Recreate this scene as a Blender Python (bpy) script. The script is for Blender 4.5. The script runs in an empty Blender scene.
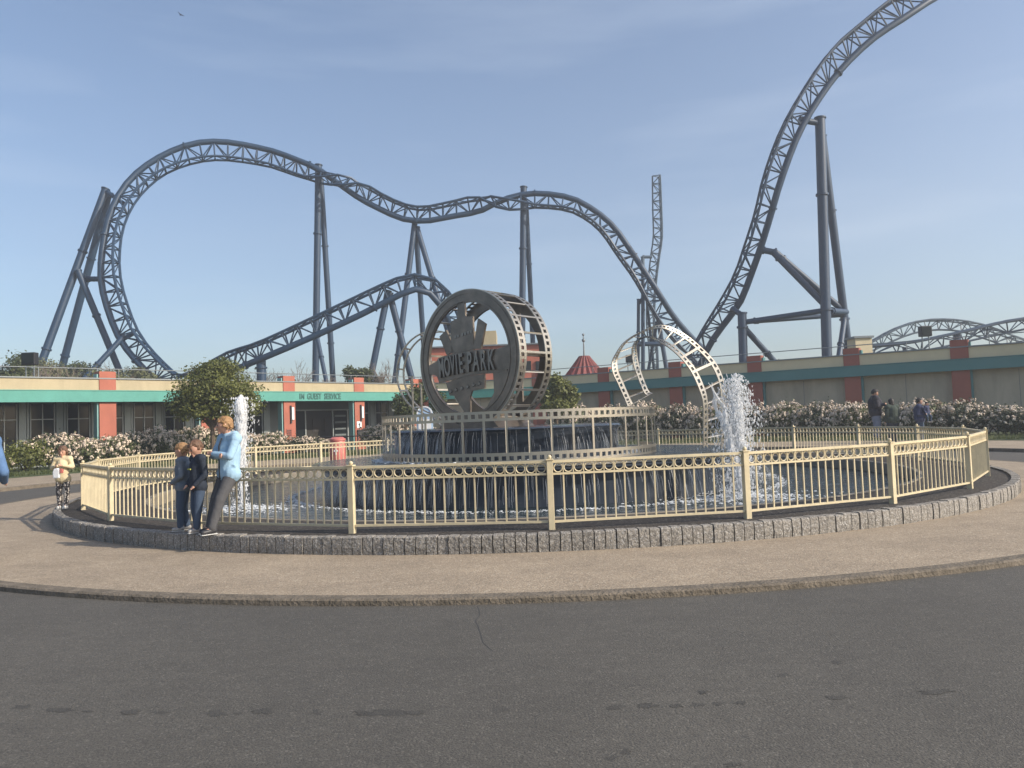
import bpy, bmesh, math, random
from math import sin, cos, pi, radians, sqrt, atan2
from mathutils import Vector, Matrix, noise as mnoise
random.seed(7)
scn = bpy.context.scene
col = scn.collection

# ------------------------------------------------------------------ camera
F, CAMH = 769.0, 1.40
PITCH, ROLL = math.atan(37.5/769), 0.0366
cam = bpy.data.cameras.new('camera'); camo = bpy.data.objects.new('camera', cam); col.objects.link(camo)
cam.sensor_width = 36; cam.lens = F/1024*36; cam.clip_start = 0.05; cam.clip_end = 3000
R3 = Matrix.Rotation(pi/2+PITCH, 3, 'X') @ Matrix.Rotation(-ROLL, 3, 'Z')
camo.matrix_world = Matrix.Translation((0, 0, CAMH)) @ R3.to_4x4()
scn.camera = camo

# ------------------------------------------------------------------ light
SUN_EL, SUN_DIR = radians(31), Vector((0.93, -0.36))
az = atan2(SUN_DIR.x, SUN_DIR.y)            # clockwise from +Y
w = bpy.data.worlds.new('World'); scn.world = w; w.use_nodes = True
nt = w.node_tree; nt.nodes.clear()
out = nt.nodes.new('ShaderNodeOutputWorld'); bg = nt.nodes.new('ShaderNodeBackground')
sky = nt.nodes.new('ShaderNodeTexSky'); sky.sky_type = 'NISHITA'; sky.sun_disc = False
sky.sun_elevation = SUN_EL; sky.sun_rotation = az
sky.air_density = 1.0; sky.dust_density = 2.2; sky.ozone_density = 2.6; sky.altitude = 50
# thin high cirrus streaks
tc = nt.nodes.new('ShaderNodeTexCoord'); mp = nt.nodes.new('ShaderNodeMapping')
mp.inputs['Rotation'].default_value = (0, radians(12), 0); mp.inputs['Scale'].default_value = (1.2, 1.5, 9)
nz = nt.nodes.new('ShaderNodeTexNoise'); nz.inputs['Scale'].default_value = 1.6; nz.inputs['Detail'].default_value = 5
rp = nt.nodes.new('ShaderNodeMapRange'); rp.inputs[1].default_value = .5; rp.inputs[2].default_value = .8; rp.inputs[3].default_value = 0; rp.inputs[4].default_value = .22
mx = nt.nodes.new('ShaderNodeMix'); mx.data_type = 'RGBA'; mx.inputs['B'].default_value = (4.6, 5.2, 6.0, 1)
nt.links.new(tc.outputs['Generated'], mp.inputs['Vector']); nt.links.new(mp.outputs[0], nz.inputs['Vector'])
nt.links.new(nz.outputs['Fac'], rp.inputs[0]); nt.links.new(rp.outputs[0], mx.inputs['Factor'])
nt.links.new(sky.outputs[0], mx.inputs['A']); nt.links.new(mx.outputs['Result'], bg.inputs[0])
bg.inputs[1].default_value = 0.112; nt.links.new(bg.outputs[0], out.inputs[0])
sl = bpy.data.lights.new('sun', 'SUN'); sl.energy = 3.7; sl.angle = radians(0.6); sl.color = (1, .90, .76)
so = bpy.data.objects.new('sun', sl); col.objects.link(so)
sd = Vector((SUN_DIR.x, SUN_DIR.y, 0)).normalized()*cos(SUN_EL); sd.z = sin(SUN_EL)
so.rotation_euler = sd.to_track_quat('Z', 'Y').to_euler()
so.location = (20, -10, 30)
scn.view_settings.view_transform = 'Standard'; scn.view_settings.look = 'None'
scn.view_settings.exposure = 0.72; scn.view_settings.gamma = 1.0
scn.cycles.max_bounces = 6; scn.cycles.transparent_max_bounces = 12; scn.cycles.transmission_bounces = 4
scn.cycles.caustics_reflective = False; scn.cycles.caustics_refractive = False

# ------------------------------------------------------------------ helpers
def ray(px, py): return R3 @ Vector(((px-512)/F, (384-py)/F, -1))
def P(px, py, Y):
    d = ray(px, py); s = Y/d.y
    return Vector((d.x*s, Y, CAMH+d.z*s))
def G(px, py, h=0.0):
    d = ray(px, py); s = (h-CAMH)/d.z
    return Vector((d.x*s, d.y*s, h))

def tag(o, label=None, cat=None, group=None, kind=None):
    if label: o['label'] = label
    if cat: o['category'] = cat
    if group: o['group'] = group
    if kind: o['kind'] = kind
    return o
def empty(name, loc=(0, 0, 0), rz=0, label=None, cat=None, group=None, parent=None, kind=None):
    o = bpy.data.objects.new(name, None); col.objects.link(o); o.location = loc; o.rotation_euler = (0, 0, rz)
    o.empty_display_size = .2
    if parent: o.parent = parent
    return tag(o, label, cat, group, kind)
def kids(o): return [c for c in bpy.data.objects if c.parent == o]
def copy_tree(o, parent=None):
    c = o.copy(); col.objects.link(c)
    if parent: c.parent = parent
    for ch in kids(o): copy_tree(ch, c)
    return c

class MB:
    def __init__(s): s.v = []; s.f = []
    def add(s, vs, fs):
        b = len(s.v); s.v += [tuple(x) for x in vs]; s.f += [tuple(i+b for i in f) for f in fs]
    def box(s, c, size, M=None):
        hx, hy, hz = size[0]/2, size[1]/2, size[2]/2
        vs = [Vector((x, y, z)) for x in (-hx, hx) for y in (-hy, hy) for z in (-hz, hz)]
        if M: vs = [M @ q for q in vs]
        c = Vector(c); vs = [q+c for q in vs]
        s.add(vs, [(0, 1, 3, 2), (4, 6, 7, 5), (0, 4, 5, 1), (2, 3, 7, 6), (0, 2, 6, 4), (1, 5, 7, 3)])
    def span(s, x0, x1, y0, y1, z0, z1):
        s.box(((x0+x1)/2, (y0+y1)/2, (z0+z1)/2), (abs(x1-x0), abs(y1-y0), abs(z1-z0)))
    def tube(s, p, q, r, r2=None, n=8, cap=True):
        s.poly([p, q], [r, r if r2 is None else r2], n, cap)
    def poly(s, pts, rs, n=8, cap=True):
        pts = [Vector(a) for a in pts]
        if not hasattr(rs, '__len__'): rs = [rs]*len(pts)
        up = None; b = len(s.v); N = len(pts)
        for i, a in enumerate(pts):
            t = (pts[min(i+1, N-1)]-pts[max(i-1, 0)])
            t = t.normalized() if t.length > 1e-9 else Vector((0, 0, 1))
            if up is None:
                up = Vector((0, 0, 1)) if abs(t.z) < .9 else Vector((1, 0, 0))
            x = (up - t*up.dot(t)).normalized(); y = t.cross(x); up = x
            for k in range(n):
                an = 2*pi*k/n
                s.v.append(tuple(a + (x*cos(an)+y*sin(an))*rs[i]))
        for i in range(N-1):
            for k in range(n):
                s.f.append((b+i*n+k, b+i*n+(k+1) % n, b+(i+1)*n+(k+1) % n, b+(i+1)*n+k))
        if cap:
            s.f.append(tuple(b+k for k in reversed(range(n)))); s.f.append(tuple(b+(N-1)*n+k for k in range(n)))
    def ball(s, c, r, n=8, m=6, sc=(1, 1, 1)):
        c = Vector(c); vs = [c+Vector((0, 0, r*sc[2]))]
        for j in range(1, m):
            a = pi*j/m
            for k in range(n):
                b_ = 2*pi*k/n; vs.append(c+Vector((r*sin(a)*cos(b_)*sc[0], r*sin(a)*sin(b_)*sc[1], r*cos(a)*sc[2])))
        vs.append(c-Vector((0, 0, r*sc[2]))); fs = []
        for k in range(n): fs.append((0, 1+k, 1+(k+1) % n))
        for j in range(m-2):
            for k in range(n): fs.append((1+j*n+k, 1+(j+1)*n+k, 1+(j+1)*n+(k+1) % n, 1+j*n+(k+1) % n))
        L = len(vs)-1
        for k in range(n): fs.append((L, 1+(m-2)*n+(k+1) % n, 1+(m-2)*n+k))
        s.add(vs, fs)
    def lathe(s, prof, n=96, c=(0, 0), a0=0, a1=2*pi):
        full = abs(a1-a0-2*pi) < 1e-6; b = len(s.v); m = len(prof); cnt = n if full else n+1
        for i in range(cnt):
            a = a0+(a1-a0)*i/n
            for r, z in prof: s.v.append((c[0]+r*cos(a), c[1]+r*sin(a), z))
        for i in range(n):
            j = (i+1) % cnt
            for k in range(m-1): s.f.append((b+i*m+k, b+j*m+k, b+j*m+k+1, b+i*m+k+1))
    def prism(s, pts, y0, y1):      # polygon in XZ extruded along Y
        n = len(pts)
        vs = [(x, y0, z) for x, z in pts]+[(x, y1, z) for x, z in pts]
        fs = [tuple(range(n)), tuple(reversed(range(n, 2*n)))]+[(i, (i+1) % n, n+(i+1) % n, n+i)[::-1] for i in range(n)]
        s.add(vs, fs)
    def build(s, name, m, parent=None, smooth=False, off=None, tagd=None, bevel=0):
        me = bpy.data.meshes.new(name); vs = s.v
        if off is not None: vs = [(a[0]-off[0], a[1]-off[1], a[2]-off[2]) for a in vs]
        me.from_pydata(vs, [], s.f); me.update()
        bm = bmesh.new(); bm.from_mesh(me)
        if not getattr(s, 'flat', False): bmesh.ops.recalc_face_normals(bm, faces=bm.faces)
        bm.to_mesh(me); bm.free()
        if smooth: me.polygons.foreach_set('use_smooth', [True]*len(me.polygons))
        if m: me.materials.append(m)
        o = bpy.data.objects.new(name, me); col.objects.link(o)
        if parent: o.parent = parent
        if bevel:
            md = o.modifiers.new('bevel', 'BEVEL'); md.width = bevel; md.segments = 2; md.limit_method = 'ANGLE'
        if smooth:
            try: me.set_sharp_from_angle(angle=radians(40))
            except Exception: pass
        if tagd: tag(o, **tagd)
        return o

# ------------------------------------------------------------------ materials
def mat(name, base, rough=.6, metal=0, var=0, vscale=3, bump=0, bscale=40, base2=None, spec=None, stretch=None, detail=6, trans=None, coat=0):
    m = bpy.data.materials.new(name); m.use_nodes = True; t = m.node_tree; b = t.nodes['Principled BSDF']
    b.inputs['Base Color'].default_value = (*base, 1); b.inputs['Roughness'].default_value = rough; b.inputs['Metallic'].default_value = metal
    if spec is not None: b.inputs['Specular IOR Level'].default_value = spec
    if coat: b.inputs['Coat Weight'].default_value = coat
    tcn = t.nodes.new('ShaderNodeTexCoord'); vec = tcn.outputs['Object']
    if stretch:
        mpn = t.nodes.new('ShaderNodeMapping'); mpn.inputs['Scale'].default_value = stretch; t.links.new(vec, mpn.inputs[0]); vec = mpn.outputs[0]
    if var or base2:
        n = t.nodes.new('ShaderNodeTexNoise'); n.inputs['Scale'].default_value = vscale; n.inputs['Detail'].default_value = detail; n.inputs['Roughness'].default_value = .65
        t.links.new(vec, n.inputs['Vector'])
        r = t.nodes.new('ShaderNodeMapRange'); r.inputs[1].default_value = .3; r.inputs[2].default_value = .7; t.links.new(n.outputs['Fac'], r.inputs[0])
        mxn = t.nodes.new('ShaderNodeMix'); mxn.data_type = 'RGBA'
        b2 = base2 if base2 else tuple(c*(1-var) for c in base); b1 = base if base2 else tuple(min(1, c*(1+var)) for c in base)
        mxn.inputs['A'].default_value = (*b1, 1); mxn.inputs['B'].default_value = (*b2, 1)
        t.links.new(r.outputs[0], mxn.inputs['Factor']); t.links.new(mxn.outputs['Result'], b.inputs['Base Color'])
        m['mix'] = mxn.name
    if bump:
        n2 = t.nodes.new('ShaderNodeTexNoise'); n2.inputs['Scale'].default_value = bscale; n2.inputs['Detail'].default_value = 8
        t.links.new(vec, n2.inputs['Vector']); bn = t.nodes.new('ShaderNodeBump'); bn.inputs['Strength'].default_value = bump; bn.inputs['Distance'].default_value = .02
        t.links.new(n2.outputs['Fac'], bn.inputs['Height']); t.links.new(bn.outputs[0], b.inputs['Normal'])
    return m
def speckle(m, scale, dark, light, fd=.25, fl=.12):
    """mix dark and light grains over the existing colour"""
    t = m.node_tree; b = t.nodes['Principled BSDF']; src = b.inputs['Base Color'].links[0].from_socket
    tcn = [n for n in t.nodes if n.type == 'TEX_COORD'][0]
    cur = src
    for sc, colr, th, off in ((scale, dark, fd, 0), (scale*.8, light, fl, 5)):
        vo = t.nodes.new('ShaderNodeTexVoronoi'); vo.inputs['Scale'].default_value = sc
        t.links.new(tcn.outputs['Object'], vo.inputs['Vector'])
        sp = t.nodes.new('ShaderNodeSeparateColor'); t.links.new(vo.outputs['Color'], sp.inputs[0])
        lt = t.nodes.new('ShaderNodeMath'); lt.operation = 'LESS_THAN'; lt.inputs[1].default_value = th
        t.links.new(sp.outputs[0 if off == 0 else 1], lt.inputs[0])
        ml = t.nodes.new('ShaderNodeMath'); ml.operation = 'MULTIPLY'; ml.inputs[1].default_value = .6; t.links.new(lt.outputs[0], ml.inputs[0])
        mxn = t.nodes.new('ShaderNodeMix'); mxn.data_type = 'RGBA'; mxn.inputs['B'].default_value = (*colr, 1)
        t.links.new(ml.outputs[0], mxn.inputs['Factor']); t.links.new(cur, mxn.inputs['A']); cur = mxn.outputs['Result']
    t.links.new(cur, b.inputs['Base Color'])
M = {}
M['asphalt'] = mat('asphalt', (.098, .090, .076), .85, base2=(.078, .072, .062), vscale=.45, bump=.4, bscale=90, detail=10)
speckle(M['asphalt'], 120, (.05, .047, .042), (.15, .14, .12), .3, .07)
M['stain'] = mat('damp_asphalt', (.056, .052, .045), .8, var=.25, vscale=14, bump=.4, bscale=90)
M['tar'] = mat('tar_crack', (.03, .03, .03), .7)
M['walk'] = mat('washed_concrete', (.37, .295, .21), .9, base2=(.29, .23, .165), vscale=.9, bump=.5, bscale=60, detail=10)
speckle(M['walk'], 75, (.20, .16, .115), (.45, .38, .29), .3, .12)
M['kerbm'] = mat('weathered_kerb', (.20, .165, .125), .95, base2=(.09, .075, .055), vscale=9, bump=.9, bscale=35)
M['granite'] = mat('rough_granite', (.30, .275, .24), .9, base2=(.19, .172, .15), vscale=14, bump=1.0, bscale=26)
speckle(M['granite'], 110, (.08, .08, .08), (.45, .44, .42), .25, .15)
M['soil'] = mat('dark_gravel', (.06, .05, .042), .95, base2=(.025, .02, .018), vscale=12, bump=1, bscale=45)
speckle(M['soil'], 60, (.02, .018, .015), (.16, .15, .13), .3, .08)
M['coping'] = mat('basin_concrete', (.30, .26, .20), .85, base2=(.16, .14, .11), vscale=2.5, bump=.4, bscale=30)
M['lawn'] = mat('lawn_ground', (.07, .09, .03), .95, base2=(.03, .045, .015), vscale=2, bump=.8, bscale=20)
M['field'] = mat('far_ground', (.10, .11, .06), .95, var=.3, vscale=.1)
M['cream'] = mat('cream_paint', (.43, .355, .225), .6, base2=(.385, .32, .195), vscale=1.2, bump=.06, bscale=30)
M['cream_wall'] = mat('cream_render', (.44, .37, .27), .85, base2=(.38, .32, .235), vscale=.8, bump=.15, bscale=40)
M['cream_pale'] = mat('cream_parapet', (.66, .56, .36), .8, base2=(.58, .49, .32), vscale=.9, bump=.1, bscale=30)
M['salmon'] = mat('salmon_render', (.42, .135, .09), .8, base2=(.365, .118, .075), vscale=1.4, bump=.12, bscale=40)
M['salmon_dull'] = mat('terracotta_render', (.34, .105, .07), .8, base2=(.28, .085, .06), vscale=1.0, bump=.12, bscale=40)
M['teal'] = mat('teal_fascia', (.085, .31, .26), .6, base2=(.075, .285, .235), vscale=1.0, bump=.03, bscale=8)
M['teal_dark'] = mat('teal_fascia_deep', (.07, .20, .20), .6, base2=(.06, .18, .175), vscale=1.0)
M['pale_teal'] = mat('pale_teal_edge', (.22, .40, .38), .6)
M['letter'] = mat('dark_green_letter', (.03, .13, .11), .5)
M['grey_wall'] = mat('grey_cladding', (.13, .15, .15), .6, var=.1, vscale=1.5)
M['frame'] = mat('window_frame', (.22, .25, .25), .4, .3)
M['frame_pale'] = mat('pale_window_frame', (.36, .39, .39), .4, .2)
M['glass'] = mat('dark_glass', (.012, .016, .018), .12, spec=.25)
M['interior'] = mat('dark_interior', (.03, .026, .022), .9)
M['roof'] = mat('flat_roof', (.15, .15, .145), .9, var=.2)
M['rail'] = mat('roof_rail_steel', (.20, .22, .23), .45, .5)
M['steel_blue'] = mat('blue_grey_steel', (.014, .042, .088), .5, .0, base2=(.011, .034, .074), vscale=.8, bump=.03, bscale=20)
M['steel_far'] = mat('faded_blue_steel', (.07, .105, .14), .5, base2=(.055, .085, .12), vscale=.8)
M['reel'] = mat('brushed_bronze_steel', (.25, .205, .17), .42, .85, base2=(.15, .13, .11), vscale=2.2, bump=.12, bscale=60, stretch=(1, 1, 1))
M['film'] = mat('brushed_film_steel', (.44, .395, .325), .34, .85, base2=(.40, .37, .32), vscale=2.5, bump=.1, bscale=50)
M['drum'] = mat('wet_black_drum', (.022, .030, .044), .12, spec=.9, bump=.14, bscale=9, stretch=(1, 1, .10), base2=(.045, .055, .072), vscale=7)
M['basin'] = mat('basin_floor', (.03, .04, .045), .7)
M['bark'] = mat('bark', (.10, .075, .05), .95, var=.3, vscale=8, bump=.8, bscale=20)
M['skin'] = mat('skin', (.55, .31, .22), .55, var=.05)
M['hair_blond'] = mat('blond_hair', (.30, .17, .075), .6, var=.35, vscale=30, bump=.6, bscale=60)
M['hair_brown'] = mat('brown_hair', (.13, .07, .04), .6, var=.3, vscale=30, bump=.6, bscale=60)
M['hair_dark'] = mat('dark_hair', (.02, .015, .012), .55, var=.3, vscale=30)
M['shoe'] = mat('grey_trainer', (.30, .29, .28), .6, var=.4, vscale=25)
M['shoe_dark'] = mat('black_shoe', (.03, .03, .035), .5)
M['sole'] = mat('white_sole', (.6, .6, .58), .6)
M['eye'] = mat('eye', (.02, .015, .012), .3)
M['lip'] = mat('lip', (.42, .16, .12), .5)
M['white'] = mat('white_plastic', (.75, .76, .77), .5)
M['red'] = mat('faded_red_plastic', (.50, .15, .125), .45, var=.08)
M['black'] = mat('black_metal', (.02, .02, .022), .5)
M['paint'] = mat('cream_fence_paint', (.64, .55, .36), .5, base2=(.57, .48, .31), vscale=5, bump=.05, bscale=40)

def cloth(name, c, var=.12): return mat(name, c, .9, var=var, vscale=10, bump=1.0, bscale=7)
def leafmat(name, a, b, vs=1.3):
    m = mat(name, a, .55, base2=b, vscale=vs, detail=3)
    t = m.node_tree; p = t.nodes['Principled BSDF']
    o = [n for n in t.nodes if n.type == 'OUTPUT_MATERIAL'][0]
    tr = t.nodes.new('ShaderNodeBsdfTranslucent'); ms = t.nodes.new('ShaderNodeMixShader'); ms.inputs[0].default_value = .3
    t.links.new(p.inputs['Base Color'].links[0].from_socket, tr.inputs[0])
    t.links.new(p.outputs[0], ms.inputs[1]); t.links.new(tr.outputs[0], ms.inputs[2]); t.links.new(ms.outputs[0], o.inputs[0])
    return m
M['leaf_bright'] = leafmat('olive_green_leaf', (.19, .20, .045), (.09, .105, .025))
M['leaf_mid'] = leafmat('mid_green_leaf', (.12, .14, .045), (.055, .075, .025))
M['leaf_dark'] = leafmat('dark_green_leaf', (.055, .075, .03), (.022, .035, .016))
M['leaf_pale'] = leafmat('pale_spring_leaf', (.20, .21, .09), (.12, .13, .06))
M['petal'] = mat('cream_white_petal', (.70, .60, .48), .7, base2=(.55, .43, .34), vscale=6)
M['twig'] = mat('grey_twig', (.20, .16, .13), .9)

def water_mats():
    m = bpy.data.materials.new('pool_water'); m.use_nodes = True; t = m.node_tree; b = t.nodes['Principled BSDF']
    b.inputs['Base Color'].default_value = (.018, .030, .036, 1); b.inputs['Roughness'].default_value = .10; b.inputs['IOR'].default_value = 1.33
    tcn = t.nodes.new('ShaderNodeTexCoord'); n = t.nodes.new('ShaderNodeTexNoise'); n.inputs['Scale'].default_value = 3.2; n.inputs['Detail'].default_value = 6; n.inputs['Distortion'].default_value = .6
    bn = t.nodes.new('ShaderNodeBump'); bn.inputs['Strength'].default_value = 1; bn.inputs['Distance'].default_value = .12
    t.links.new(tcn.outputs['Object'], n.inputs[0]); t.links.new(n.outputs['Fac'], bn.inputs['Height']); t.links.new(bn.outputs[0], b.inputs['Normal'])
    M['water'] = m
    for nm, al, c in (('spray', .50, (.88, .89, .90)), ('curtain', .36, (.74, .79, .84)), ('foam', .6, (.82, .85, .87))):
        m = bpy.data.materials.new(nm+'_water'); m.use_nodes = True; t = m.node_tree; b = t.nodes['Principled BSDF']
        b.inputs['Base Color'].default_value = (*c, 1); b.inputs['Roughness'].default_value = .25; b.inputs['Alpha'].default_value = al
        M[nm] = m
water_mats()

# ------------------------------------------------------------------ the ground
CX, CY = 0.33, 17.34
def annulus(name, prof, m, n=256, kind='structure', label=None):
    mb = MB(); mb.lathe([(r, z) for r, z in prof], n); o = mb.build(name, m); o.location = (CX, CY, 0); o['kind'] = kind
    if label: o['label'] = label
    return o
annulus('terrain', [(26, -.06), (60, -.1), (200, -.1), (900, -.1)], M['field'])
annulus('road', [(11.30, 0), (14.82, 0)], M['asphalt'])
annulus('pavement', [(9.12, .02), (11.20, .05)], M['walk'])
annulus('kerb', [(11.204, .052), (11.33, .052), (11.352, .04), (11.356, -.02)], M['kerbm'])
annulus('kerb', [(14.78, -.02), (14.785, .085), (14.80, .1), (14.93, .1)], M['kerbm'])
annulus('pavement', [(14.934, .10), (19.2, .12)], M['walk'])
annulus('lawn', [(19.1, .124), (19.3, .16), (26.5, .18), (27.5, -.06)], M['lawn'])
annulus('flower_bed', [(7.80, .195), (9.1, .19)], M['soil'])
annulus('basin_wall', [(7.70, -.3), (7.70, .19), (7.71, .202), (7.80, .204), (7.81, .19)], M['coping'])
wt = annulus('water', [(.01, -.02), (7.72, -.02)], M['water'])
# granite block edging
mb = MB(); n_st = 486
for i in range(n_st):
    a = 2*pi*i/n_st; da = pi/n_st-.0006
    r0, r1 = 9.075, 9.2+random.uniform(-.006, .008); z1 = .215+random.uniform(-.006, .006)
    pts = []
    for r, z in ((r1-.004, 0), (r1+random.uniform(0, .008), .1), (r1-.002, z1-.012), (r1-.016, z1), (r0, z1)):
        for s in (-1, 1):
            q = a+s*(da if z < z1-.005 else da-.0004); pts.append((r*cos(q), r*sin(q), z))
    mb.add(pts, [(0, 1, 3, 2), (2, 3, 5, 4), (4, 5, 7, 6), (6, 7, 9, 8), (0, 2, 4, 6, 8), (1, 9, 7, 5, 3)])
o = mb.build('stone_kerb', M['granite']); o.location = (CX, CY, 0); o['kind'] = 'structure'
annulus('kerb_mortar', [(9.17, 0.01), (9.17, .18), (9.07, .18)], M['soil'])

# broad wear and dirt on asphalt and paving, finer grime on kerb
def wear(m, scale, amt, stretch=(1, 1, 1)):
    t = m.node_tree; b = t.nodes['Principled BSDF']; src = b.inputs['Base Color'].links[0].from_socket
    tcn = [n for n in t.nodes if n.type == 'TEX_COORD'][0]; mp_ = t.nodes.new('ShaderNodeMapping'); mp_.inputs['Scale'].default_value = stretch
    n = t.nodes.new('ShaderNodeTexNoise'); n.inputs['Scale'].default_value = scale; n.inputs['Detail'].default_value = 9; n.inputs['Roughness'].default_value = .7; n.inputs['Distortion'].default_value = .8
    t.links.new(tcn.outputs['Object'], mp_.inputs[0]); t.links.new(mp_.outputs[0], n.inputs['Vector'])
    q = t.nodes.new('ShaderNodeMapRange'); q.inputs[1].default_value = .38; q.inputs[2].default_value = .66; q.inputs[3].default_value = 1+amt*.5; q.inputs[4].default_value = 1-amt; t.links.new(n.outputs['Fac'], q.inputs[0])
    v = t.nodes.new('ShaderNodeVectorMath'); v.operation = 'SCALE'; t.links.new(src, v.inputs[0]); t.links.new(q.outputs[0], v.inputs['Scale']); t.links.new(v.outputs[0], b.inputs['Base Color'])
wear(M['asphalt'], .35, .12); wear(M['asphalt'], 4, .10, (1, 2.5, 1)); wear(M['walk'], 1.2, .14, (1, 1.6, 1)); wear(M['walk'], 9, .08); wear(M['cream'], 1.5, .10, (1, 1, .25)); wear(M['cream_wall'], 1.2, .16, (1, 1, .2)); wear(M['teal'], 1.6, .10, (1, 1, .4)); wear(M['salmon'], 1.5, .10, (1, 1, .3)); wear(M['paint'], 3, .14); wear(M['reel'], 2, .2); wear(M['granite'], 2.2, .18)
# damp stains and a crack on the asphalt
mb = MB(); mb.flat = True
st = [(22, 707, 13, 3), (60, 710, 18, 3.5), (88, 711, 6, 2), (131, 712, 12, 3.5), (160, 712.5, 12, 2), (216, 713, 13, 4.5), (238, 713, 6, 2), (262, 711, 14, 4.5), (317, 712, 7, 3.5), (387, 712.5, 34, 5), (362, 712, 9, 5), (415, 712.5, 12, 3.5), (500, 709, 11, 3.5),
      (616, 707, 10, 4.5), (646, 705.5, 15, 4), (676, 706, 8, 3), (697, 704.5, 10, 3.2), (718, 703.5, 8, 3), (740, 702.5, 7, 3), (703, 692, 6, 3), (784, 675, 8, 3.5), (837, 662, 7, 3), (836, 697.5, 15, 3.5), (937, 691.5, 22, 4), (612, 758, 7, 4), (626, 752, 6, 4.5), (734, 764, 12, 4)]
for px, py, w_, h_ in st:
    zz = .0006+.0004*(st.index((px, py, w_, h_)) % 4); c = G(px, py, zz); e = G(px+w_, py-w_*.0366, zz)-c; f_ = G(px, py-h_, zz)-c
    ring = []
    for k in range(60):
        a = 2*pi*k/60; r = .72+.55*mnoise.noise(Vector((px*.31+cos(a)*1.7, py+sin(a)*1.7, 0)))+.28*mnoise.noise(Vector((px+cos(a)*6, sin(a)*6, 3)))
        q = c+e*cos(a)*r+f_*sin(a)*r*.8; ring.append((q.x, q.y, zz))
    mb.add([(c.x, c.y, zz)]+ring, [(0, 1+k, 1+(k+1) % 60) for k in range(60)])
o = mb.build('road_stain', M['stain']); o['kind'] = 'structure'
mb = MB(); mb.flat = True; prev = None
for k in range(16):
    py = 606+k*3; px = 478+sin(k*.9)*2+(0 if k < 9 else (k-9)*2.2)+random.uniform(-1, 1); q = G(px, py, .004)
    if prev: mb.add([(prev.x-.0025, prev.y, .0008), (prev.x+.0025, prev.y, .0008), (q.x+.0025, q.y, .0008), (q.x-.0025, q.y, .0008)], [(0, 1, 2, 3)])
    prev = q
o = mb.build('road_crack', M['tar']); o['kind'] = 'structure'

# ------------------------------------------------------------------ buildings
def text_mesh(body, size, depth, m, parent, loc, rot, sx=1.0, name='lettering', align='CENTER', rs=0):
    cu = bpy.data.curves.new(name, 'FONT'); cu.body = body; cu.size = size; cu.extrude = depth; cu.align_x = align; cu.align_y = 'CENTER'; cu.space_character = 1.05; cu.offset = rs
    t = bpy.data.objects.new(name, cu); col.objects.link(t)
    dg = bpy.context.evaluated_depsgraph_get(); me = bpy.data.meshes.new_from_object(t.evaluated_get(dg))
    bpy.data.objects.remove(t); me.name = name; me.materials.clear(); me.materials.append(m)
    o = bpy.data.objects.new(name, me); col.objects.link(o); o.parent = parent; o.location = loc; o.rotation_euler = rot; o.scale = (sx, 1, 1)
    return o

def ring_building(root, x0, x1, pillars, windows, cm, pm, tm, wm, endcaps=True):
    """local frame: x along the wall, -y towards the plaza"""
    # fascia
    mb = MB(); mb.span(x0, x1, -.42, -.30, 3.0, 3.5); mb.span(x0, x1, -.44, -.30, 3.504, 3.54); mb.build('fascia', tm, root)
    # parapet and coping
    mb = MB(); mb.span(x0, x1, -.24, 0, 3.3, 4.06); mb.build('parapet', cm, root)
    mb = MB(); mb.span(x0, x1, -.30, .06, 4.063, 4.12); mb.build('coping', M['rail'], root)
    mb = MB(); mb.span(x0, x1, .003, 5.5, 3.3, 3.6); mb.build('roof', M['roof'], root)
    for px_ in pillars:
        mb = MB(); mb.span(px_-.37, px_+.37, -.28, .30, 0, 4.42); p = mb.build('pillar', pm, root)
        sx0, sx1 = (px_-.45, px_-.373) if windows else (px_+.373, px_+.47)
        mb = MB(); mb.span(sx0, sx1, -.20, .2, 0, 4.30); mb.build('edge_strip', M['pale_teal'] if windows else tm, p)
    depth = 2.3 if windows else 0.0
    if not windows:
        mb = MB(); mb.span(x0, x1, .02, .3, 0, 3.29); mb.build('wall', wm, root)
        # joints of the render panels
        mb = MB()
        for k in range(len(pillars)-1):
            for q in (.5,):
                xx = pillars[k]+(pillars[k+1]-pillars[k])*q; mb.span(xx-.01, xx+.01, .012, .02, .1, 2.95)
        if mb.v: mb.build('wall_joint', M['grey_wall'], root)
    # roof rail
    mb = MB(); mb.tube((x0, -.02, 4.56), (x1, -.02, 4.56), .022, n=6); xx = x0+.4
    while xx < x1:
        mb.tube((xx, -.02, 4.1), (xx, -.02, 4.56), .02, n=6); xx += 3.4
    mb.build('roof_rail', M['rail'], root, smooth=True)

LB = empty('guest_service_building', (-21.8, 32.8, 0), atan2(.758, .652), 'low cream building with teal fascia, salmon pillars and dark windows, left of the fountain', 'building')
lp = [-15.0, -10.2, -5.4, -.6, 4.2, 9.1, 13.9, 18.8, 23.4]
ring_building(LB, -16, 23.8, lp, True, M['cream'], M['salmon'], M['teal'], M['grey_wall'])
mb = MB(); mb.span(-16, 23.8, 2.31, 2.6, 0, 3.29); mb.span(-16, 23.8, -.2, 2.3, 3.20, 3.28); mb.build('recessed_wall', M['grey_wall'], LB)
a, b = 15.6, 20.3
mb = MB(); mb.span(a, b, 2.2, 2.3, 0, 2.5); d = mb.build('entrance_door', M['interior'], LB)
mb = MB()
for xx in (a+.02, a+.95, b-1.75, b-.6): mb.span(xx-.035, xx+.035, 2.1, 2.198, 0, 2.5)
mb.span(a, b-.5, 2.1, 2.198, 2.51, 2.58); mb.build('door_frame', M['frame_pale'], d)
mb = MB(); mb.span(a+.06, a+.91, 2.15, 2.17, .05, 2.48); mb.build('glass_leaf', M['glass'], d)
mb = MB(); mb.span(b-1.71, b-.64, 2.15, 2.17, .05, 2.48); mb.build('glass_leaf', M['glass'], d)
mb = MB()
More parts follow.
